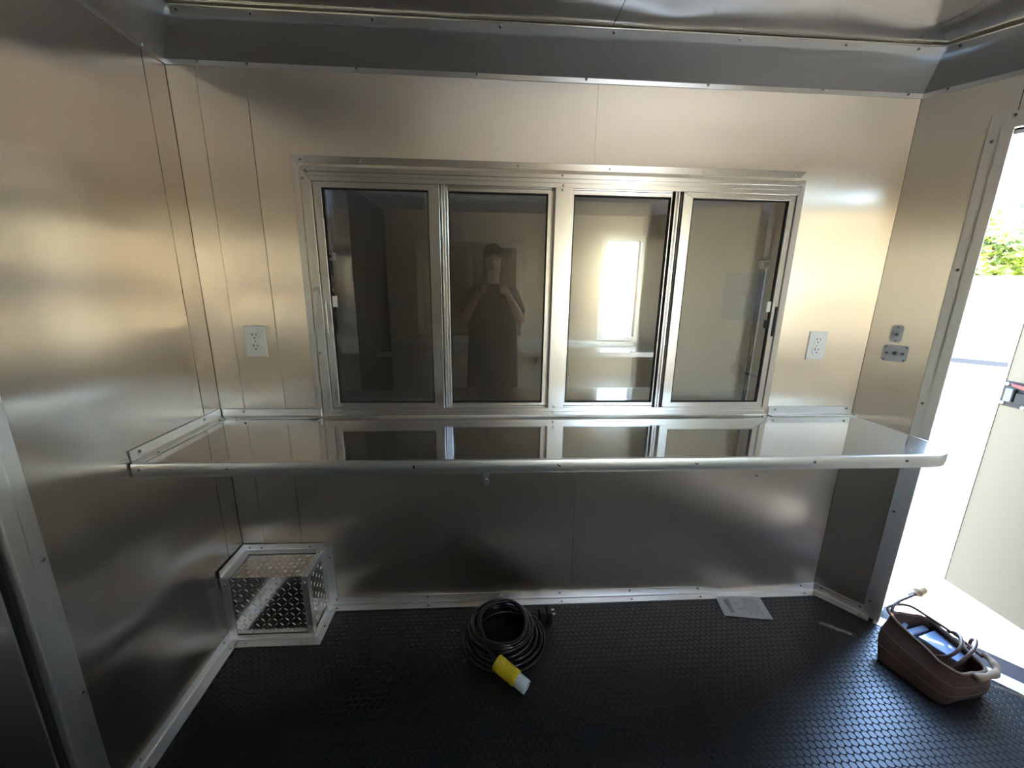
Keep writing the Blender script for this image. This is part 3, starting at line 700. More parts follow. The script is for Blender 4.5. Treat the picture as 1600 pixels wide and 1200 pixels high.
socket_plate('switch_plate', 'small upright grey switch plate on the angled right wall', RIGHT, .079, 1.173, .0155, .031, [(0, -.002, .010)], [(0, .024), (0, -.025)])
socket_plate('switch_plate', 'wide grey three-gang plate below the small switch plate', RIGHT, .085, 1.101, .035, .031, [(-.022, 0, .008), (0, 0, .0115), (.022, 0, .008)], [(-.028, .024), (.028, .024), (-.028, -.024), (.028, -.024)])

# ---- diamond plate box in the corner
BXW, BXD, BXH = 0.318, 0.163, 0.275
box = empty('utility_box', (0.16, -0.08, 0)); tag(box, 'small diamond plate box with aluminium corner angles in the floor corner', 'box')
bm = BM(); bx(bm, WORLD, .004, BXW - .003, -BXD + .003, -.002, 0.002, BXH - .003); link('body', bm, 'diamond', box)
def lugs(fr, u0, u1, v0, v1, p):
    bm = BM(); r = 0
    nv = int((v1 - v0) / p); nu = int((u1 - u0) / p)
    for j in range(nv + 1):
        for i in range(nu + 1):
            cu, cv = u0 + (i + .5) * p, v0 + (j + .5) * p
            if cu > u1 or cv > v1: continue
            a = PI / 4 if (i + j) % 2 else -PI / 4
            c, s = math.cos(a), math.sin(a); L, W_ = p * .41, p * .09
            base_ = [(-L, 0), (-L * .5, -W_), (L * .5, -W_), (L, 0), (L * .5, W_), (-L * .5, W_)]
            topp = [(-L * .7, 0), (-L * .4, -W_ * .4), (L * .4, -W_ * .4), (L * .7, 0), (L * .4, W_ * .4), (-L * .4, W_ * .4)]
            A = [bm.verts.new(fr(cu + x * c - y * s, cv + x * s + y * c, 0)) for x, y in base_]
            B = [bm.verts.new(fr(cu + x * c - y * s, cv + x * s + y * c, .0021)) for x, y in topp]
            for k in range(6): bm.faces.new((A[k], A[(k + 1) % 6], B[(k + 1) % 6], B[k]))
            bm.faces.new(B)
    return bm
BF = Fr((0, -BXD + .003, 0), (1, 0, 0), (0, 0, 1), (0, -1, 0)); BR = Fr((BXW - .003, 0, 0), (0, -1, 0), (0, 0, 1), (1, 0, 0)); BT = Fr((0, 0, BXH - .003), (1, 0, 0), (0, -1, 0), (0, 0, 1))
for fr_, a in ((BF, (.036, BXW - .024, .03, BXH - .004)), (BR, (.03, BXD - .022, .03, BXH - .02)), (BT, (.036, BXW - .02, .03, BXD - .004))):
    o = link('tread_pattern', lugs(fr_, *a, .0222), 'diamond', box); o['kind'] = 'stuff'
AW, T = .034, .003
def ang(p0, p1, n1, n2, w1=AW, w2=AW, e0=(0, 0), e1=(0, 0)):
    bm = BM(); angle(bm, p0, p1, n1, n2, w1, w2, T, e0, e1); return link('corner_angle', bm, 'trim', box)
# inner-corner angles against walls / floor, outer strips on the edges
ang((0.002, -.003, BXH), (BXW, -.003, BXH), (0, -1, 0), (0, 0, 1), AW * .75, .028, e0=(1, 0))
ang((0.005, -.004, BXH), (0.009, -BXD, BXH), (1, 0, 0), (0, 0, 1), AW, .028, e0=(1, 0))
bm = BM(); bx(bm, WORLD, BXW - .020, BXW, -BXD, -.004, BXH - .003, BXH, .0008); bx(bm, WORLD, BXW - .003, BXW, -BXD, -.004, BXH - .022, BXH - .003); link('corner_angle', bm, 'trim', box)
bm = BM(); bx(bm, WORLD, BXW - .022, BXW, -BXD - .0005, -BXD + .003, .003, BXH - .002, .0008); bx(bm, WORLD, BXW - .003, BXW + .0005, -BXD, -BXD + .022, .003, BXH - .002); link('corner_angle', bm, 'trim', box)
bm = BM(); bx(bm, WORLD, .006, .036, -BXD - .0005, -BXD + .003, .003, BXH - .002, .0008); link('corner_angle', bm, 'trim', box)
bm = BM(); bx(bm, WORLD, BXW, BXW + .034, -.0055, -.0010, .038, BXH + .012, .0008); bx(bm, WORLD, BXW - .003, BXW + .0005, -.034, -.004, .003, BXH - .002); link('corner_angle', bm, 'trim', box)
ang((0.036, -BXD, ZB), (BXW, -BXD, ZB), (0, -1, 0), (0, 0, 1), .036, .022, e1=(1, 0))
ang((BXW, -BXD, ZB), (BXW, -.04, ZB), (1, 0, 0), (0, 0, 1), .034, .022, e0=(-1, 0))
for p, n in (((.03, -.007, BXH + .014), BACK.w), ((.075, -.007, BXH + .012), BACK.w), ((.265, -.007, BXH + .012), BACK.w), ((.29, -.02, BXH + .003), (0, 0, 1)), ((.307, -.03, BXH + .0005), (0, 0, 1)), ((.307, -.145, BXH + .0005), (0, 0, 1)),
             (LEFT(.05, BXH + .014, .004), LEFT.w), (LEFT(.125, BXH + .014, .004), LEFT.w), ((.022, -BXD - .0008, BXH - .028), BACK.w), ((BXW - .012, -BXD - .0008, BXH - .026), BACK.w), ((BXW - .011, -BXD - .0008, .05), BACK.w),
             ((.075, -BXD - .022, ZB + .003), (0, 0, 1)), ((.285, -BXD - .022, ZB + .003), (0, 0, 1)), ((BXW + .02, -.115, ZB + .003), (0, 0, 1)), ((BXW + .018, -.0058, BXH - .04), BACK.w)):
    screw(box, p, n, 1.15)

# ================================================================== ON THE FLOOR
# ---- coiled power cord
RCD = 0.0082
cord = empty('power_cord', (1.05, -0.21, 0)); tag(cord, 'coiled thick black power cord with a yellow plug on the floor', 'cord')
ctrl = [(1.205, -.112, .020), (1.165, -.098, .012), (1.12, -.10, .012)]
loops = [((1.050, -.212), .158, .140, .012), ((1.052, -.210), .142, .128, .022), ((1.058, -.213), .118, .112, .034), ((1.040, -.206), .124, .116, .046), ((1.042, -.206), .108, .108, .058), ((1.034, -.204), .118, .112, .072), ((1.030, -.203), .102, .104, .082)]
N = 20
for li, (c, rx, ry, z) in enumerate(loops):
    nxt = loops[min(li + 1, len(loops) - 1)]
    for k in range(N):
        t = k / N; a = math.radians(55) + 2 * PI * t
        e = max(0, (t - .6) / .4) if li < len(loops) - 1 else 0
        cx = c[0] + (nxt[0][0] - c[0]) * e; cy = c[1] + (nxt[0][1] - c[1]) * e
        r1 = rx + (nxt[1] - rx) * e; r2_ = ry + (nxt[2] - ry) * e; zz = z + (nxt[3] - z) * e
        wob = 1 + .02 * math.sin(3 * a + li * 1.9)
        ctrl.append((cx + r1 * wob * math.cos(a), cy + r2_ * wob * math.sin(a), zz + .004 * math.sin(2 * a + li)))
ctrl += [(1.075, -.110, .088), (1.02, -.120, .094), (.966, -.165, .100), (.952, -.225, .098), (.972, -.285, .085), (1.003, -.335, .068), (1.018, -.352, .058)]
bm = BM(); tube(bm, spline(ctrl, 4), RCD, 10); link('cable', bm, 'cord', cord, smooth=True)
pa, pb = Vector((1.012, -.346, .056)), Vector((1.128, -.436, .027)); ax = (pb - pa).normalized(); Ln = (pb - pa).length
bm = BM(); lathe(bm, pa - ax * .014, ax, [(.0095, 0), (.0125, .004), (.0125, .02)], 16); link('strain_relief', bm, 'cord', cord, smooth=True)
yb = BM(); prof = [(.012, 0), (.0255, .003)]
for k in range(7): prof += [(.0275, .007 + k * .0045), (.0262, .0092 + k * .0045)]
prof += [(.0265, .040), (.0265, .060), (.0248, .066), (.0262, .074), (.0262, .086), (.0245, .090)]
lathe(yb, pa, ax, prof, 20); yo = link('plug_body', yb, 'yellow', cord, smooth=True); yo.data.set_sharp_from_angle(angle=math.radians(28)); yo['label'] = 'bright yellow plug body'
wb = BM(); lathe(wb, pa + ax * .088, ax, [(.0215, 0), (.0225, .003), (.0225, .040), (.0215, .042), (.0195, .042), (.0190, .020), (.002, .020)], 24)
wo_ = link('plug_shroud', wb, 'white_nylon', cord, smooth=True); wo_.data.set_sharp_from_angle(angle=math.radians(28)); wo_['label'] = 'white translucent plug shroud'
# black angled plug at the far end
PK = Fr((1.222, -.112, 0), (.94, .1, 0), (-.1, .94, 0), (0, 0, 1))
bm = BM(); bx(bm, PK, -.030, .002, -.019, .019, .002, .040, .006, 2); bx(bm, PK, .000, .020, -.024, .024, .001, .046, .004, 2); kp = link('black_plug', bm, 'black', cord)
for dv, dz in ((-.011, .030), (.011, .030), (0, .014)):
    bm = BM(); bx(bm, PK, .019, .036, dv - .0035, dv + .0035, dz - .001, dz + .001); link('prong', bm, 'screw', cord)
bm = BM(); tube(bm, [PK(-.03, 0, .016), PK(-.048, .002, .018), (1.165, -.098, .014)], lambda t: .0125 - .003 * t, 12); link('strain_relief', bm, 'black', cord, smooth=True)

# ---- folded instruction sheet
pts = [Vector((1.986, -.030, 0)), Vector((2.180, -.043, 0)), Vector((2.158, -.163, 0)), Vector((1.969, -.131, 0))]
def pq(a, b, z=0.0):                                   # bilinear on the sheet: a across, b towards the viewer
    p = pts[0].lerp(pts[1], a).lerp(pts[3].lerp(pts[2], a), b)
    lift = .0036 + .006 * (1 - b) ** 2 + .0025 * math.sin(a * 3.0) * (1 - b) + .012 * max(0, a - .75) * b
    return Vector((p.x, p.y, lift + z))
bm = BM(); g = [[bm.verts.new(pq(i / 14, j / 10)) for j in range(11)] for i in range(15)]
for i in range(14):
    for j in range(10): bm.faces.new((g[i][j], g[i + 1][j], g[i + 1][j + 1], g[i][j + 1]))
bmesh.ops.solidify(bm, geom=bm.faces[:], thickness=-.0009)
sheet_o = tag(link('instruction_sheet', bm, 'paper', smooth=True), 'folded white printed instruction sheet on the black floor by the baseboard', 'paper')
bm = BM()
def ink(a0, a1, b0, b1):
    n = 6
    for k in range(n):
        c0, c1 = b0 + (b1 - b0) * k / n, b0 + (b1 - b0) * (k + .84) / n
        bm.faces.new([bm.verts.new(pq(*q, .0006)) for q in ((a0, c0), (a1, c0), (a1, c1), (a0, c1))])
for k in range(3): ink(.14 + k * .022, .148 + k * .022, .18, .50 + .02 * k)
for a, b0, b1 in ((.165, .15, .82), (.19, .15, .85), (.215, .15, .80), (.240, .15, .83)): ink(a, a + .011, b0, b1)
for k in range(9): ink(.56 + k * .036, .566 + k * .036, .10 + .006 * k, .80 + .1 * math.sin(k * 1.7) * .8)
for k in range(3): ink(.47 + k * .026, .476 + k * .026, .48, .66)
for k in range(20):                                    # the little oval drawing
    a, b = 2 * PI * k / 20, 2 * PI * (k + 1) / 20
    P = lambda q, r: pq(.40 + .022 * r * math.cos(q) + .035 * r * math.sin(q), .48 + .17 * r * math.sin(q), .0006)
    bm.faces.new([bm.verts.new(P(*q)) for q in ((a, 1.0), (b, 1.0), (b, .86), (a, .86))])
pr = link('print', bm, 'ink', sheet_o); pr['kind'] = 'stuff'

# ---- open brown cloth bag by the door with its contents
bag = empty('cloth_bag', (2.56, -.40, 0)); tag(bag, 'open brown cloth bag standing on the floor by the doorway', 'bag')
rim = [Vector((2.495, -.275, .140)), Vector((2.492, -.520, .118)), Vector((2.648, -.508, .108)), Vector((2.668, -.285, .115))]
bas = [Vector((2.415, -.345, .003)), Vector((2.468, -.525, .003)), Vector((2.664, -.500, .003)), Vector((2.655, -.300, .003))]
def rounded(c, r=.035, n=5):
    out = []
    for i in range(4):
        p, a, b = c[i], c[i - 1], c[(i + 1) % 4]
        d0 = (a - p).normalized() * r; d1 = (b - p).normalized() * r
        for k in range(n + 1):
            t = k / n; out.append((1 - t) ** 2 * (p + d0) + 2 * t * (1 - t) * p + t * t * (p + d1))
        q0, q1 = p + d1, b + (p - b).normalized() * r
        for k in range(1, 6): out.append(q0.lerp(q1, k / 6))
    return out
RB, RR = rounded(bas, .03), rounded(rim, .05); NB = len(RB)
bm = BM(); rings = []
cen = sum(bas, Vector()) / 4
def bagpt(k, t, off=0.0):
    p = RB[k].lerp(RR[k], t); c = Vector((cen.x, cen.y, p.z)); d = (p - c); dl = d.normalized()
    bul = .014 * math.sin(PI * min(1, t * 1.05)) * (1 if t < .97 else .4) + .004 * noise.noise(Vector((k * .35, t * 3, 1.0)))
    return p + dl * (bul - off)
levels = [0, .06, .14, .25, .38, .5, .62, .75, .88, 1.0]
for t in levels: rings.append([bm.verts.new(bagpt(k, t)) for k in range(NB)])
for t in levels[::-1][:-1]: rings.append([bm.verts.new(bagpt(k, t, .006)) for k in range(NB)])
rings.append([bm.verts.new(bagpt(k, .06, .012)) for k in range(NB)])
for a, b in zip(rings, rings[1:]):
    for k in range(NB): bm.faces.new((a[k], a[(k + 1) % NB], b[(k + 1) % NB], b[k]))
bm.faces.new(rings[0][::-1]); bm.faces.new(rings[-1])
link('bag_body', bm, 'bag', bag, smooth=True)
bm = BM(); lp = [bagpt(k % NB, 1.0, .002) + Vector((0, 0, .001 + .003 * noise.noise(Vector((k * .5, 0, 4))))) for k in range(NB + 1)]
tube(bm, lp, .0055, 8); link('rim_binding', bm, 'bag_edge', bag, smooth=True)
for t in (.36, .66):
    bm = BM(); lp = [bagpt(k % NB, t, -.0006) for k in range(NB + 1)]; tube(bm, lp, .0013, 6); link('piping', bm, 'bag_edge', bag, smooth=True)
# rolled tan end at the right corner of the rim
ks = [k for k in range(NB) if RR[k].x > 2.575 and RR[k].y < -.42]
bm = BM(); lp = spline([(2.555, -.528, .112), (2.60, -.527, .116), (2.645, -.515, .114), (2.672, -.490, .116), (2.680, -.455, .118)], 6); tube(bm, [p + Vector((0, 0, .004)) for p in lp], lambda t: .0105 + .002 * math.sin(t * 19), 10)
link('rolled_hem', bm, 'rope', bag, smooth=True)
# box inside
CFR = Fr((2.630, -.372, 0), (.90, .24, 0), (-.24, .90, 0), (0, 0, 1))
cbx = empty('carton', (2.630, -.372, .012)); tag(cbx, 'small brown carton with a glossy lid coloured blue for reflected sky inside the cloth bag', 'carton')
bm = BM(); bx(bm, CFR, -.052, .052, -.066, .040, .018, .084, .002); link('carton_body', bm, 'card', cbx)
bm = BM(); bx(bm, CFR, -.053, .053, -.067, .041, .082, .092, .0015); link('lid', bm, 'gloss_lid', cbx)  # sky reflection put into the lid colour
bm = BM(); bx(bm, Fr((2.600, -.312, 0), (.97, .2, 0), (-.2, .97, 0), (0, 0, 1)), -.058, .050, -.012, .012, .02, .088, .004)
pk = tag(link('packet', bm, 'gloss_lid'), 'narrow glossy blue packet standing behind the carton in the bag', 'packet')
bm = BM(); bx(bm, Fr((2.560, -.300, 0), (.9, .5, 0), (-.5, .9, 0), (0, 0, 1)), -.020, .020, -.008, .008, .03, .098, .004)
tag(link('packet', bm, 'gloss_lid'), 'smallest crumpled pale blue packet at the back corner of the bag', 'packet')
# brown cable arching over the bag and ending in a tan plug
bc = empty('extension_lead', (2.6, -.4, .05)); tag(bc, 'brown extension lead looped in the bag with a tan plug sticking out', 'cord')
bm = BM(); tube(bm, spline([(2.552, -.400, .065), (2.580, -.435, .100), (2.625, -.428, .134), (2.665, -.385, .138), (2.668, -.350, .110), (2.650, -.335, .07)], 8), .0052, 9); link('cable', bm, 'brown_cable', bc, smooth=True)
bm = BM(); tube(bm, spline([(2.560, -.462, .070), (2.590, -.466, .116), (2.640, -.452, .146), (2.685, -.420, .148), (2.700, -.400, .125), (2.690, -.405, .09)], 8), .0052, 9); link('cable', bm, 'brown_cable', bc, smooth=True)
bm = BM(); tube(bm, spline([(2.502, -.300, .128), (2.53, -.272, .152), (2.575, -.252, .160), (2.625, -.240, .166), (2.660, -.232, .172)], 8), .0050, 9); link('cable', bm, 'brown_cable', bc, smooth=True)
bm = BM(); tube(bm, spline([(2.500, -.330, .130), (2.515, -.268, .146), (2.60, -.262, .150), (2.655, -.300, .126), (2.672, -.380, .122), (2.668, -.46, .118)], 8), .0048, 9); link('cable', bm, 'brown_cable', bc, smooth=True)
pa2, pb2 = Vector((2.655, -.233, .171)), Vector((2.715, -.215, .180)); a2 = (pb2 - pa2).normalized()
bm = BM(); lathe(bm, pa2, a2, [(.007, 0), (.010, .008), (.012, .014), (.0165, .020), (.0165, .050), (.0155, .054), (.004, .055)], 14); pl = link('plug', bm, 'tan', bc, smooth=True); pl.data.set_sharp_from_angle(angle=math.radians(30)); pl['label'] = 'tan moulded plug'
bm = BM(); bx(bm, Fr(pa2 + a2 * .01, a2, (-.3, .95, 0), (0, 0, 1)), -.028, .004, .006, .012, -.003, .003, .001); link('strain_clip', bm, 'tan', bc)

# ================================================================== BEHIND THE CAMERA (mirrored in the glass)
# second window frame
bm = BM(); WB = (.33, 1.30, .865, 1.72)
quadbar(bm, FRONT, [(WB[0], WB[3]), (WB[0] + .055, WB[3] - .05), (WB[1] - .055, WB[3] - .05), (WB[1], WB[3])], 0, .02, .001)
w2 = tag(link('window_2', bm, 'frame'), 'closed aluminium-framed window behind the camera, mirrored in the glass', 'window', kind='structure')
for pts_ in ([(WB[0], WB[3]), (WB[0], WB[2]), (WB[0] + .055, WB[2]), (WB[0] + .055, WB[3] - .05)], [(WB[1], WB[3]), (WB[1] - .055, WB[3] - .05), (WB[1] - .055, WB[2]), (WB[1], WB[2])], [(.79, WB[3] - .05), (.79, WB[2]), (.845, WB[2]), (.845, WB[3] - .05)], [(WB[0], WB[2]), (WB[0], WB[2] + .04), (WB[1], WB[2] + .04), (WB[1], WB[2])]):
    bm = BM(); quadbar(bm, FRONT, pts_, 0, .02, .001); link('frame_member', bm, 'frame', w2)
for a, b in ((WB[0] + .055, .79), (.845, WB[1] - .055)):
    bm = BM(); bx(bm, FRONT, a, b, WB[2] + .04, WB[3] - .05, .003, .006); link('glass', bm, 'glass', w2)
# second counter
c2 = empty('prep_counter', (1.4, -DEPTH + .27, .75)); tag(c2, 'second metal counter along the wall behind the camera', 'counter')
bm = BM(); bx(bm, FRONT, .07, 2.42, .750, .790, .001, .54, .003); link('countertop', bm, 'counter', c2)
bm = BM(); bx(bm, FRONT, .07, 2.42, .748, .791, .540, .545, .001); link('edge_band', bm, 'trim', c2)
bm = BM(); bx(bm, FRONT, .07, 2.42, .7905, .825, .0015, .004, .001); link('splash_angle', bm, 'trim', c2)
for x in (.6, 1.45): brace(x, .42, c2, .752, FRONT, .50)
# breaker panel and the cord below it on the second angled wall
PNL = Fr(NOSE(.17, 0, 0), NOSE.u, NOSE.v, NOSE.w)          # panel position along the second angled wall
bp = empty('breaker_panel', PNL(.73, 1.27, 0)); tag(bp, 'grey breaker panel mirrored in the rightmost pane', 'panel')
bm = BM(); bx(bm, PNL, .58, .89, 1.09, 1.46, .0005, .012, .003); link('cover', bm, 'panel_grey', bp)
bm = BM(); prism(bm, PNL, rrect(.105, .135, .02, c=(.735, 1.285)), .012, .018); link('door', bm, 'panel_grey', bp)
bm = BM(); bx(bm, PNL, .70, .76, 1.29, 1.325, .018, .024, .003); link('catch', bm, 'grey_dark', bp)
for u, v in ((.60, 1.445), (.87, 1.445), (.60, 1.105), (.87, 1.105)): screw(bp, PNL(u, v, .0122), PNL.w, 1.3)
hc = empty('hanging_lead', PNL(.74, .9, 0)); tag(hc, 'dark lead hanging below the grey breaker panel', 'cord')
bm = BM(); tube(bm, spline([PNL(.80, 1.09, .02), PNL(.79, .95, .03), PNL(.76, .80, .035), PNL(.80, .70, .04), PNL(.93, .66, .03)], 8), .007, 9); link('cable', bm, 'cord', hc, smooth=True)
bm = BM(); lathe(bm, PNL(.76, .70, .001), PNL.w, [(.05, 0), (.05, .008), (.036, .022), (.03, .03), (.002, .03)], 20); link('inlet', bm, 'black', hc, smooth=True)
for (u, v, lab) in ((.32, 1.36, 'light switch pair on the second angled wall, mirrored in the glass'),):
    root = empty('light_switch', NOSE(u, v, 0)); tag(root, lab, 'switch')
    bm = BM(); bx(bm, NOSE, u - .058, u + .058, v - .057, v + .057, .0005, .006, .002); link('cover_plate', bm, 'white_plastic', root)
    for d in (-.023, .023):
        bm = BM(); bx(bm, NOSE, u + d - .005, u + d + .005, v - .012, v + .012, .006, .016, .002); link('toggle', bm, 'white_plastic', root)

# ---- the photographer
PX, PY = 1.02, -1.695
def skinmesh(name, nodes, edges, m, parent, sub=2, rootv=0):
    me = bpy.data.meshes.new(name); me.from_pydata([n[0] for n in nodes], edges, [])
    o = bpy.data.objects.new(name, me); COL.objects.link(o)
    md = o.modifiers.new('skin', 'SKIN'); md.use_smooth_shade = True; md.branch_smoothing = .3
    for i, n in enumerate(nodes):
        r = n[1]; o.data.skin_vertices[0].data[i].radius = r if isinstance(r, tuple) else (r, r)
    o.data.skin_vertices[0].data[rootv].use_root = True
    sb = o.modifiers.new('sub', 'SUBSURF'); sb.levels = sub; sb.render_levels = sub
    bpy.context.view_layer.update()
    ev = o.evaluated_get(bpy.context.evaluated_depsgraph_get()); nm = bpy.data.meshes.new_from_object(ev)
    o.modifiers.clear(); o.data = nm; nm.name = name
    nm.materials.clear(); nm.materials.append(M[m]); nm.polygons.foreach_set('use_smooth', [True] * len(nm.polygons))
    o.parent = parent
    return o
per = empty('person', (PX, PY, 0)); tag(per, 'person in a cap, dark shirt and long apron taking a photo, mirrored in the glass', 'person')
nodes, edges = [], []
def nd(p, r, prev=None):
    nodes.append((p, r)); i = len(nodes) - 1
    if prev is not None: edges.append((prev, i))
    return i
pel = nd((0, 0, .84), (.145, .10)); sp = nd((0, .005, 1.0), (.125, .092), pel); ch = nd((0, .0, 1.15), (.14, .10), sp); uc = nd((0, -.01, 1.27), (.10, .075), ch)
nk = nd((0, .0, 1.335), .050, uc); n2 = nd((0, .012, 1.385), .048, nk); hd = nd((0, .022, 1.425), (.058, .066), n2); h2 = nd((0, .020, 1.49), (.070, .085), hd); h3 = nd((0, .012, 1.555), (.072, .086), h2); h4 = nd((0, .005, 1.605), (.045, .055), h3)
for s in (-1, 1):
    hp = nd((s * .085, 0, .80), .088, pel); kn = nd((s * .095, .012, .45), .058, hp); cf_ = nd((s * .098, -.012, .30), .052, kn); an = nd((s * .10, -.02, .085), .036, cf_); ft = nd((s * .108, .06, .04), (.036, .032), an); to = nd((s * .114, .14, .03), (.034, .022), ft)
    sh = nd((s * .155, -.012, 1.275), .058, uc); ua = nd((s * .20, -.005, 1.16), .046, sh); el = nd((s * .225, .01, 1.055), .037, ua); fa = nd((s * .185, .075, 1.14), .036, el); wr = nd((s * .118, .165, 1.255), .024, fa)
    pm = nd((s * .098, .186, 1.290), (.030, .016), wr); kn2 = nd((s * .086, .198, 1.318), (.030, .012), pm)
body = skinmesh('body', nodes, edges, 'skin', per)
# fingers: short chains rooted in the palm, curled round the phone
for s in (-1, 1):
    for i, (dx, dz, ln) in enumerate(((.0, .020, .9), (.0, .004, 1.0), (.0, -.013, .95), (.002, -.029, .75))):
        x0, z0 = s * .092, 1.306 + dz
        fn = [((x0, .196, z0), .0092), ((x0 - s * .016 * ln, .212, z0 + .004), .0085), ((x0 - s * .036 * ln, .216, z0 + .006), .0078), ((x0 - s * .052 * ln, .212, z0 + .005), .0065)]
        skinmesh('finger', fn, [(0, 1), (1, 2), (2, 3)], 'skin', per, 1)
    th = [((s * .102, .178, 1.285), .0115), ((s * .084, .172, 1.305), .0105), ((s * .062, .176, 1.315), .0092), ((s * .048, .180, 1.318), .0075)]
    skinmesh('thumb', th, [(0, 1), (1, 2), (2, 3)], 'skin', per, 1)
# clothes
tn = []; te = []
def n3(p, r, prev=None):
    tn.append((p, r)); i = len(tn) - 1
    if prev is not None: te.append((prev, i))
    return i
a0 = n3((0, 0, .86), (.155, .112)); a1 = n3((0, .003, 1.0), (.138, .104), a0); a2_ = n3((0, 0, 1.15), (.152, .112), a1); a3 = n3((0, -.01, 1.265), (.112, .088), a2_); a4 = n3((0, -.004, 1.318), .064, a3)
for s in (-1, 1):
    b0 = n3((s * .158, -.012, 1.277), .068, a3); b1 = n3((s * .202, -.004, 1.165), .058, b0); b2 = n3((s * .218, .004, 1.10), .055, b1)
skinmesh('shirt', tn, te, 'shirt', per)
jn = [((0, 0, .88), (.15, .108)), ((0, 0, .80), (.14, .105))]; je = [(0, 1)]
for s in (-1, 1):
    b = len(jn); jn += [((s * .088, 0, .74), .098), ((s * .097, .010, .45), .070), ((s * .100, -.012, .12), .058)]; je += [(1, b), (b, b + 1), (b + 1, b + 2)]
skinmesh('trousers', jn, je, 'jeans', per)
for s in (-1, 1):
    skinmesh('shoe', [((s * .10, -.035, .045), (.045, .042)), ((s * .106, .05, .042), (.045, .038)), ((s * .114, .145, .032), (.042, .028))], [(0, 1), (1, 2)], 'black', per)
# apron: bib and skirt in one cloth, wrapping the front
bm = BM(); rows_ = []
for j in range(25):
    z = 1.262 - (1.262 - .48) * j / 24
    half = .105 + .085 * min(1, max(0, (1.262 - z) / .18)) + .03 * max(0, (1.0 - z))
    row = []
    for i in range(17):
        t = -1 + 2 * i / 16; x = half * t
        yb_ = .128 + (.022 if z < .86 else .0) + .012 * math.sin(t * 7 + z * 3) * max(0, (.9 - z)) * 1.2
        row.append(bm.verts.new((x, yb_ - .55 * x * x / .2, z)))
    rows_.append(row)
for j in range(24):
    for i in range(16): bm.faces.new((rows_[j][i], rows_[j][i + 1], rows_[j + 1][i + 1], rows_[j + 1][i]))
bmesh.ops.solidify(bm, geom=bm.faces[:], thickness=.003)
def plink(name, bm, m, smooth=True):
    bmesh.ops.recalc_face_normals(bm, faces=bm.faces); me = bpy.data.meshes.new(name); bm.to_mesh(me); bm.free(); me.materials.append(M[m])
    me.polygons.foreach_set('use_smooth', [smooth] * len(me.polygons)); o = bpy.data.objects.new(name, me); COL.objects.link(o); o.parent = per; return o
plink('apron', bm, 'apron')
bm = BM(); tube(bm, spline([(-.10, .112, 1.258), (-.085, .06, 1.31), (-.05, -.045, 1.345), (0, -.06, 1.35), (.05, -.045, 1.345), (.085, .06, 1.31), (.10, .112, 1.258)], 6), .007, 6); plink('apron_strap', bm, 'apron')
# face, hair, cap
bm = BM(); bmesh.ops.create_uvsphere(bm, u_segments=20, v_segments=12, radius=1.0, matrix=Matrix.Translation((0, .006, 1.56)) @ Matrix.Diagonal((.080, .096, .082, 1)))
bmesh.ops.bisect_plane(bm, geom=bm.verts[:] + bm.edges[:] + bm.faces[:], plane_co=(0, 0, 1.558), plane_no=(0, 0, 1), clear_inner=True)
bmesh.ops.solidify(bm, geom=bm.faces[:], thickness=.004); cap = plink('cap', bm, 'cap')
bm = BM(); g = []
for j in range(6):
    r = .092 + .016 * j; row = []
    for i in range(13):
        a = PI * (.16 + .68 * i / 12); row.append(bm.verts.new((.082 * math.cos(a) * (1 - .03 * j), .006 + r * math.sin(a), 1.562 - .006 * j * .7 - .02 * abs(math.cos(a)) ** 2)))
    g.append(row)
for j in range(5):
    for i in range(12): bm.faces.new((g[j][i], g[j][i + 1], g[j + 1][i + 1], g[j + 1][i]))
bmesh.ops.solidify(bm, geom=bm.faces[:], thickness=.004); plink('cap_visor', bm, 'cap')
bm = BM(); bmesh.ops.create_uvsphere(bm, u_segments=18, v_segments=12, radius=1.0, matrix=Matrix.Translation((0, -.012, 1.50)) @ Matrix.Diagonal((.078, .086, .095, 1)))
bmesh.ops.bisect_plane(bm, geom=bm.verts[:] + bm.edges[:] + bm.faces[:], plane_co=(0, .008, 1.5), plane_no=(0, 1, 0), clear_outer=True)
bmesh.ops.solidify(bm, geom=bm.faces[:], thickness=.006); plink('hair', bm, 'hair')
bm = BM(); tube(bm, [(0, .100, 1.525), (0, .112, 1.50), (0, .122, 1.482), (0, .108, 1.474)], lambda t: .007 + .007 * math.sin(min(1, t * 1.2) * PI * .8), 8); plink('nose', bm, 'skin')
for s in (-1, 1):
    bm = BM(); bmesh.ops.create_uvsphere(bm, u_segments=10, v_segments=8, radius=.0105, matrix=Matrix.Translation((s * .031, .090, 1.517))); plink('eye', bm, 'eye')
    bm = BM(); bmesh.ops.create_uvsphere(bm, u_segments=8, v_segments=6, radius=.0052, matrix=Matrix.Translation((s * .031, .0985, 1.517))); plink('iris', bm, 'black')
    bm = BM(); tube(bm, [(s * .046, .088, 1.532), (s * .031, .100, 1.537), (s * .015, .102, 1.534)], .0035, 6); plink('eyebrow', bm, 'hair')
    bm = BM(); bmesh.ops.create_uvsphere(bm, u_segments=8, v_segments=8, radius=1, matrix=Matrix.Translation((s * .076, .01, 1.50)) @ Matrix.Diagonal((.010, .018, .030, 1))); plink('ear', bm, 'skin')
bm = BM(); tube(bm, [(-.024, .092, 1.449), (-.012, .100, 1.452), (0, .102, 1.450), (.012, .100, 1.452), (.024, .092, 1.449)], lambda t: .0025 + .0035 * math.sin(t * PI), 8); plink('mouth', bm, M_ := 'red' if False else 'brown_cable')
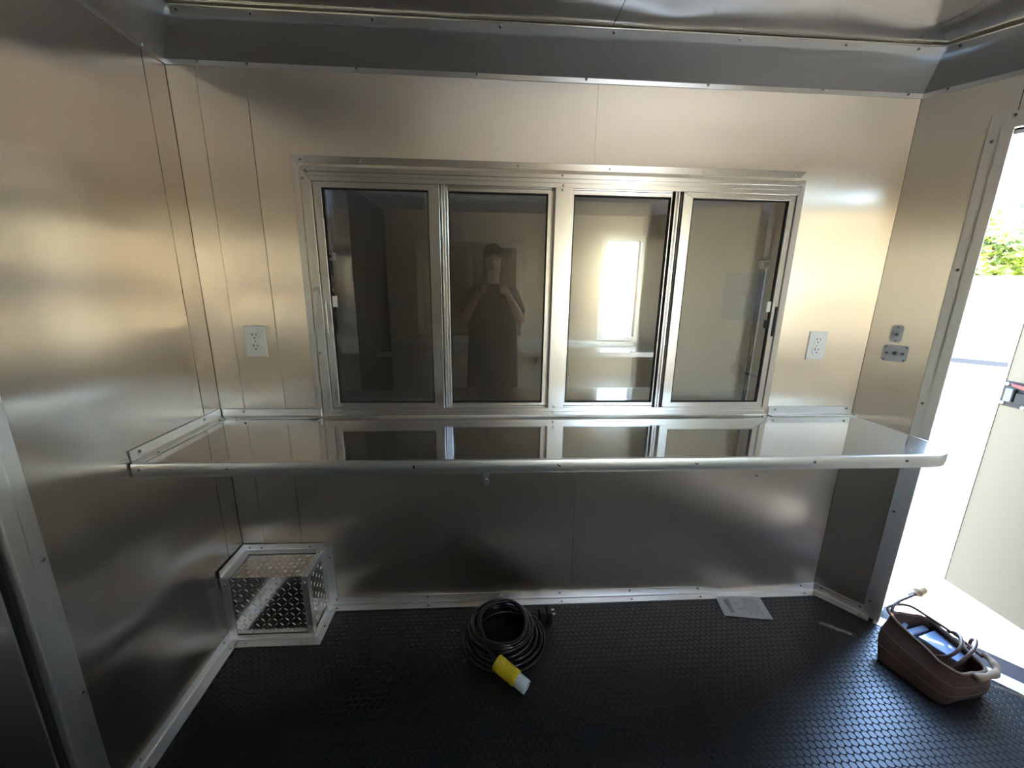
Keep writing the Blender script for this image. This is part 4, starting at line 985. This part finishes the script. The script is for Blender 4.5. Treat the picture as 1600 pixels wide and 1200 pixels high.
# the phone the picture is taken with, just behind the lens
PH = Fr(cam.matrix_world.translation + fw * -.010, r2, u2, fw)
phn = empty('smartphone', PH(0, 0, -.004)); tag(phn, 'black smartphone held level in both hands', 'phone')
phn.location = PH(.01, -.018, -.004)
bm = BM(); prism(bm, PH, rrect(.080, .0375, .010, c=(.010, -.018)), -.0088, -.0008); link('phone_body', bm, 'black', phn)
bm = BM(); prism(bm, PH, rrect(.077, .0345, .008, c=(.010, -.018)), -.0094, -.0089); link('screen', bm, 'gloss_lid', phn)

# ================================================================== OUTSIDE
bm = BM(); prism(bm, WORLD, [(-40, -40), (70, -40), (70, 60), (-40, 60)], -.75, -.55)
tag(link('ground', bm, 'ground'), 'pale sunlit gravel yard outside the doorway', 'ground', kind='structure')
# white van parked across the yard
vf = Vector((1.95, -2.2, 0)).normalized(); vn = Vector((-vf.y * -1, vf.x * -1, 0)); vn = Vector((vf.y, -vf.x, 0))
VF = Fr((8.55, 5.15, -.55), vf, (0, 0, 1), vn)
van = empty('van', VF(0, 0, -.9)); tag(van, 'white van with a roof unit parked outside the open door', 'van')
bm = BM(); bx(bm, VF, -1.6, 3.4, .30, 2.16, -1.8, 0, .06, 3); link('van_body', bm, 'van', van, smooth=False)
bm = BM(); bx(bm, VF, -1.15, 0.02, 2.14, 2.29, -1.3, -.5, .03, 2); link('roof_unit', bm, 'van', van)
bm = BM(); bx(bm, VF, -.75, .06, 2.13, 2.165, -1.35, -.45, .01); link('roof_kerb', bm, 'van_trim', van)
bm = BM(); bx(bm, VF, -1.58, 3.38, .74, .82, -.005, .03, .008); link('rub_strip', bm, 'van_trim', van)
bm = BM(); quadbar(bm, VF, [(-.25, .84), (.9, .84), (.9, 1.10), (.05, 1.06)], -.005, .012); link('side_decal', bm, 'van_blue', van)
for u in (-.9, 2.5):
    bm = BM(); lathe(bm, VF(u, .33, -.22), vn, [(.22, 0), (.33, .02), (.33, .20), (.20, .215), (.18, .19), (.02, .19)], 24); link('wheel', bm, 'tyre', van)
# trees behind it
def tree(x, y, h, r, m, label, seed, n=2600):
    rnd = random.Random(seed); t = empty('tree', (x, y, -.55)); tag(t, label, 'tree', 'trees beyond the yard')
    bm = BM(); tube(bm, spline([(x, y, -.55), (x + .1, y, h * .25), (x - .05, y + .1, h * .55), (x, y, h * .8)], 4), lambda q: .22 * (1 - .75 * q), 8); link('trunk', bm, 'bark', t, smooth=True)
    bm = BM(); cl = [(rnd.gauss(0, r * .42), rnd.gauss(0, r * .42), h * .62 + rnd.gauss(0, r * .42), r * rnd.uniform(.28, .48)) for _ in range(16)]
    for _ in range(n):
        c = rnd.choice(cl); d = Vector((rnd.gauss(0, 1), rnd.gauss(0, 1), rnd.gauss(0, 1))).normalized() * c[3] * rnd.uniform(.75, 1.05)
        p = Vector((x + c[0] + d.x, y + c[1] + d.y, max(.6, c[2] + d.z))); s = rnd.uniform(.10, .19)
        a = Vector((rnd.gauss(0, 1), rnd.gauss(0, 1), rnd.gauss(0, .6))).normalized(); b = a.orthogonal().normalized()
        bm.faces.new([bm.verts.new(p + q) for q in (a * s, b * s * .6, -a * s, -b * s * .6)])
    o = link('foliage', bm, m, t, recalc=False); o['kind'] = 'stuff'
tree(18.2, 11.9, 3.7, 1.8, 'leaf', 'yellow-green leafy tree beyond the white van', 3)
tree(27.5, 17.6, 5.6, 2.8, 'leaf2', 'bluish green taller tree behind the yellow-green one', 5)
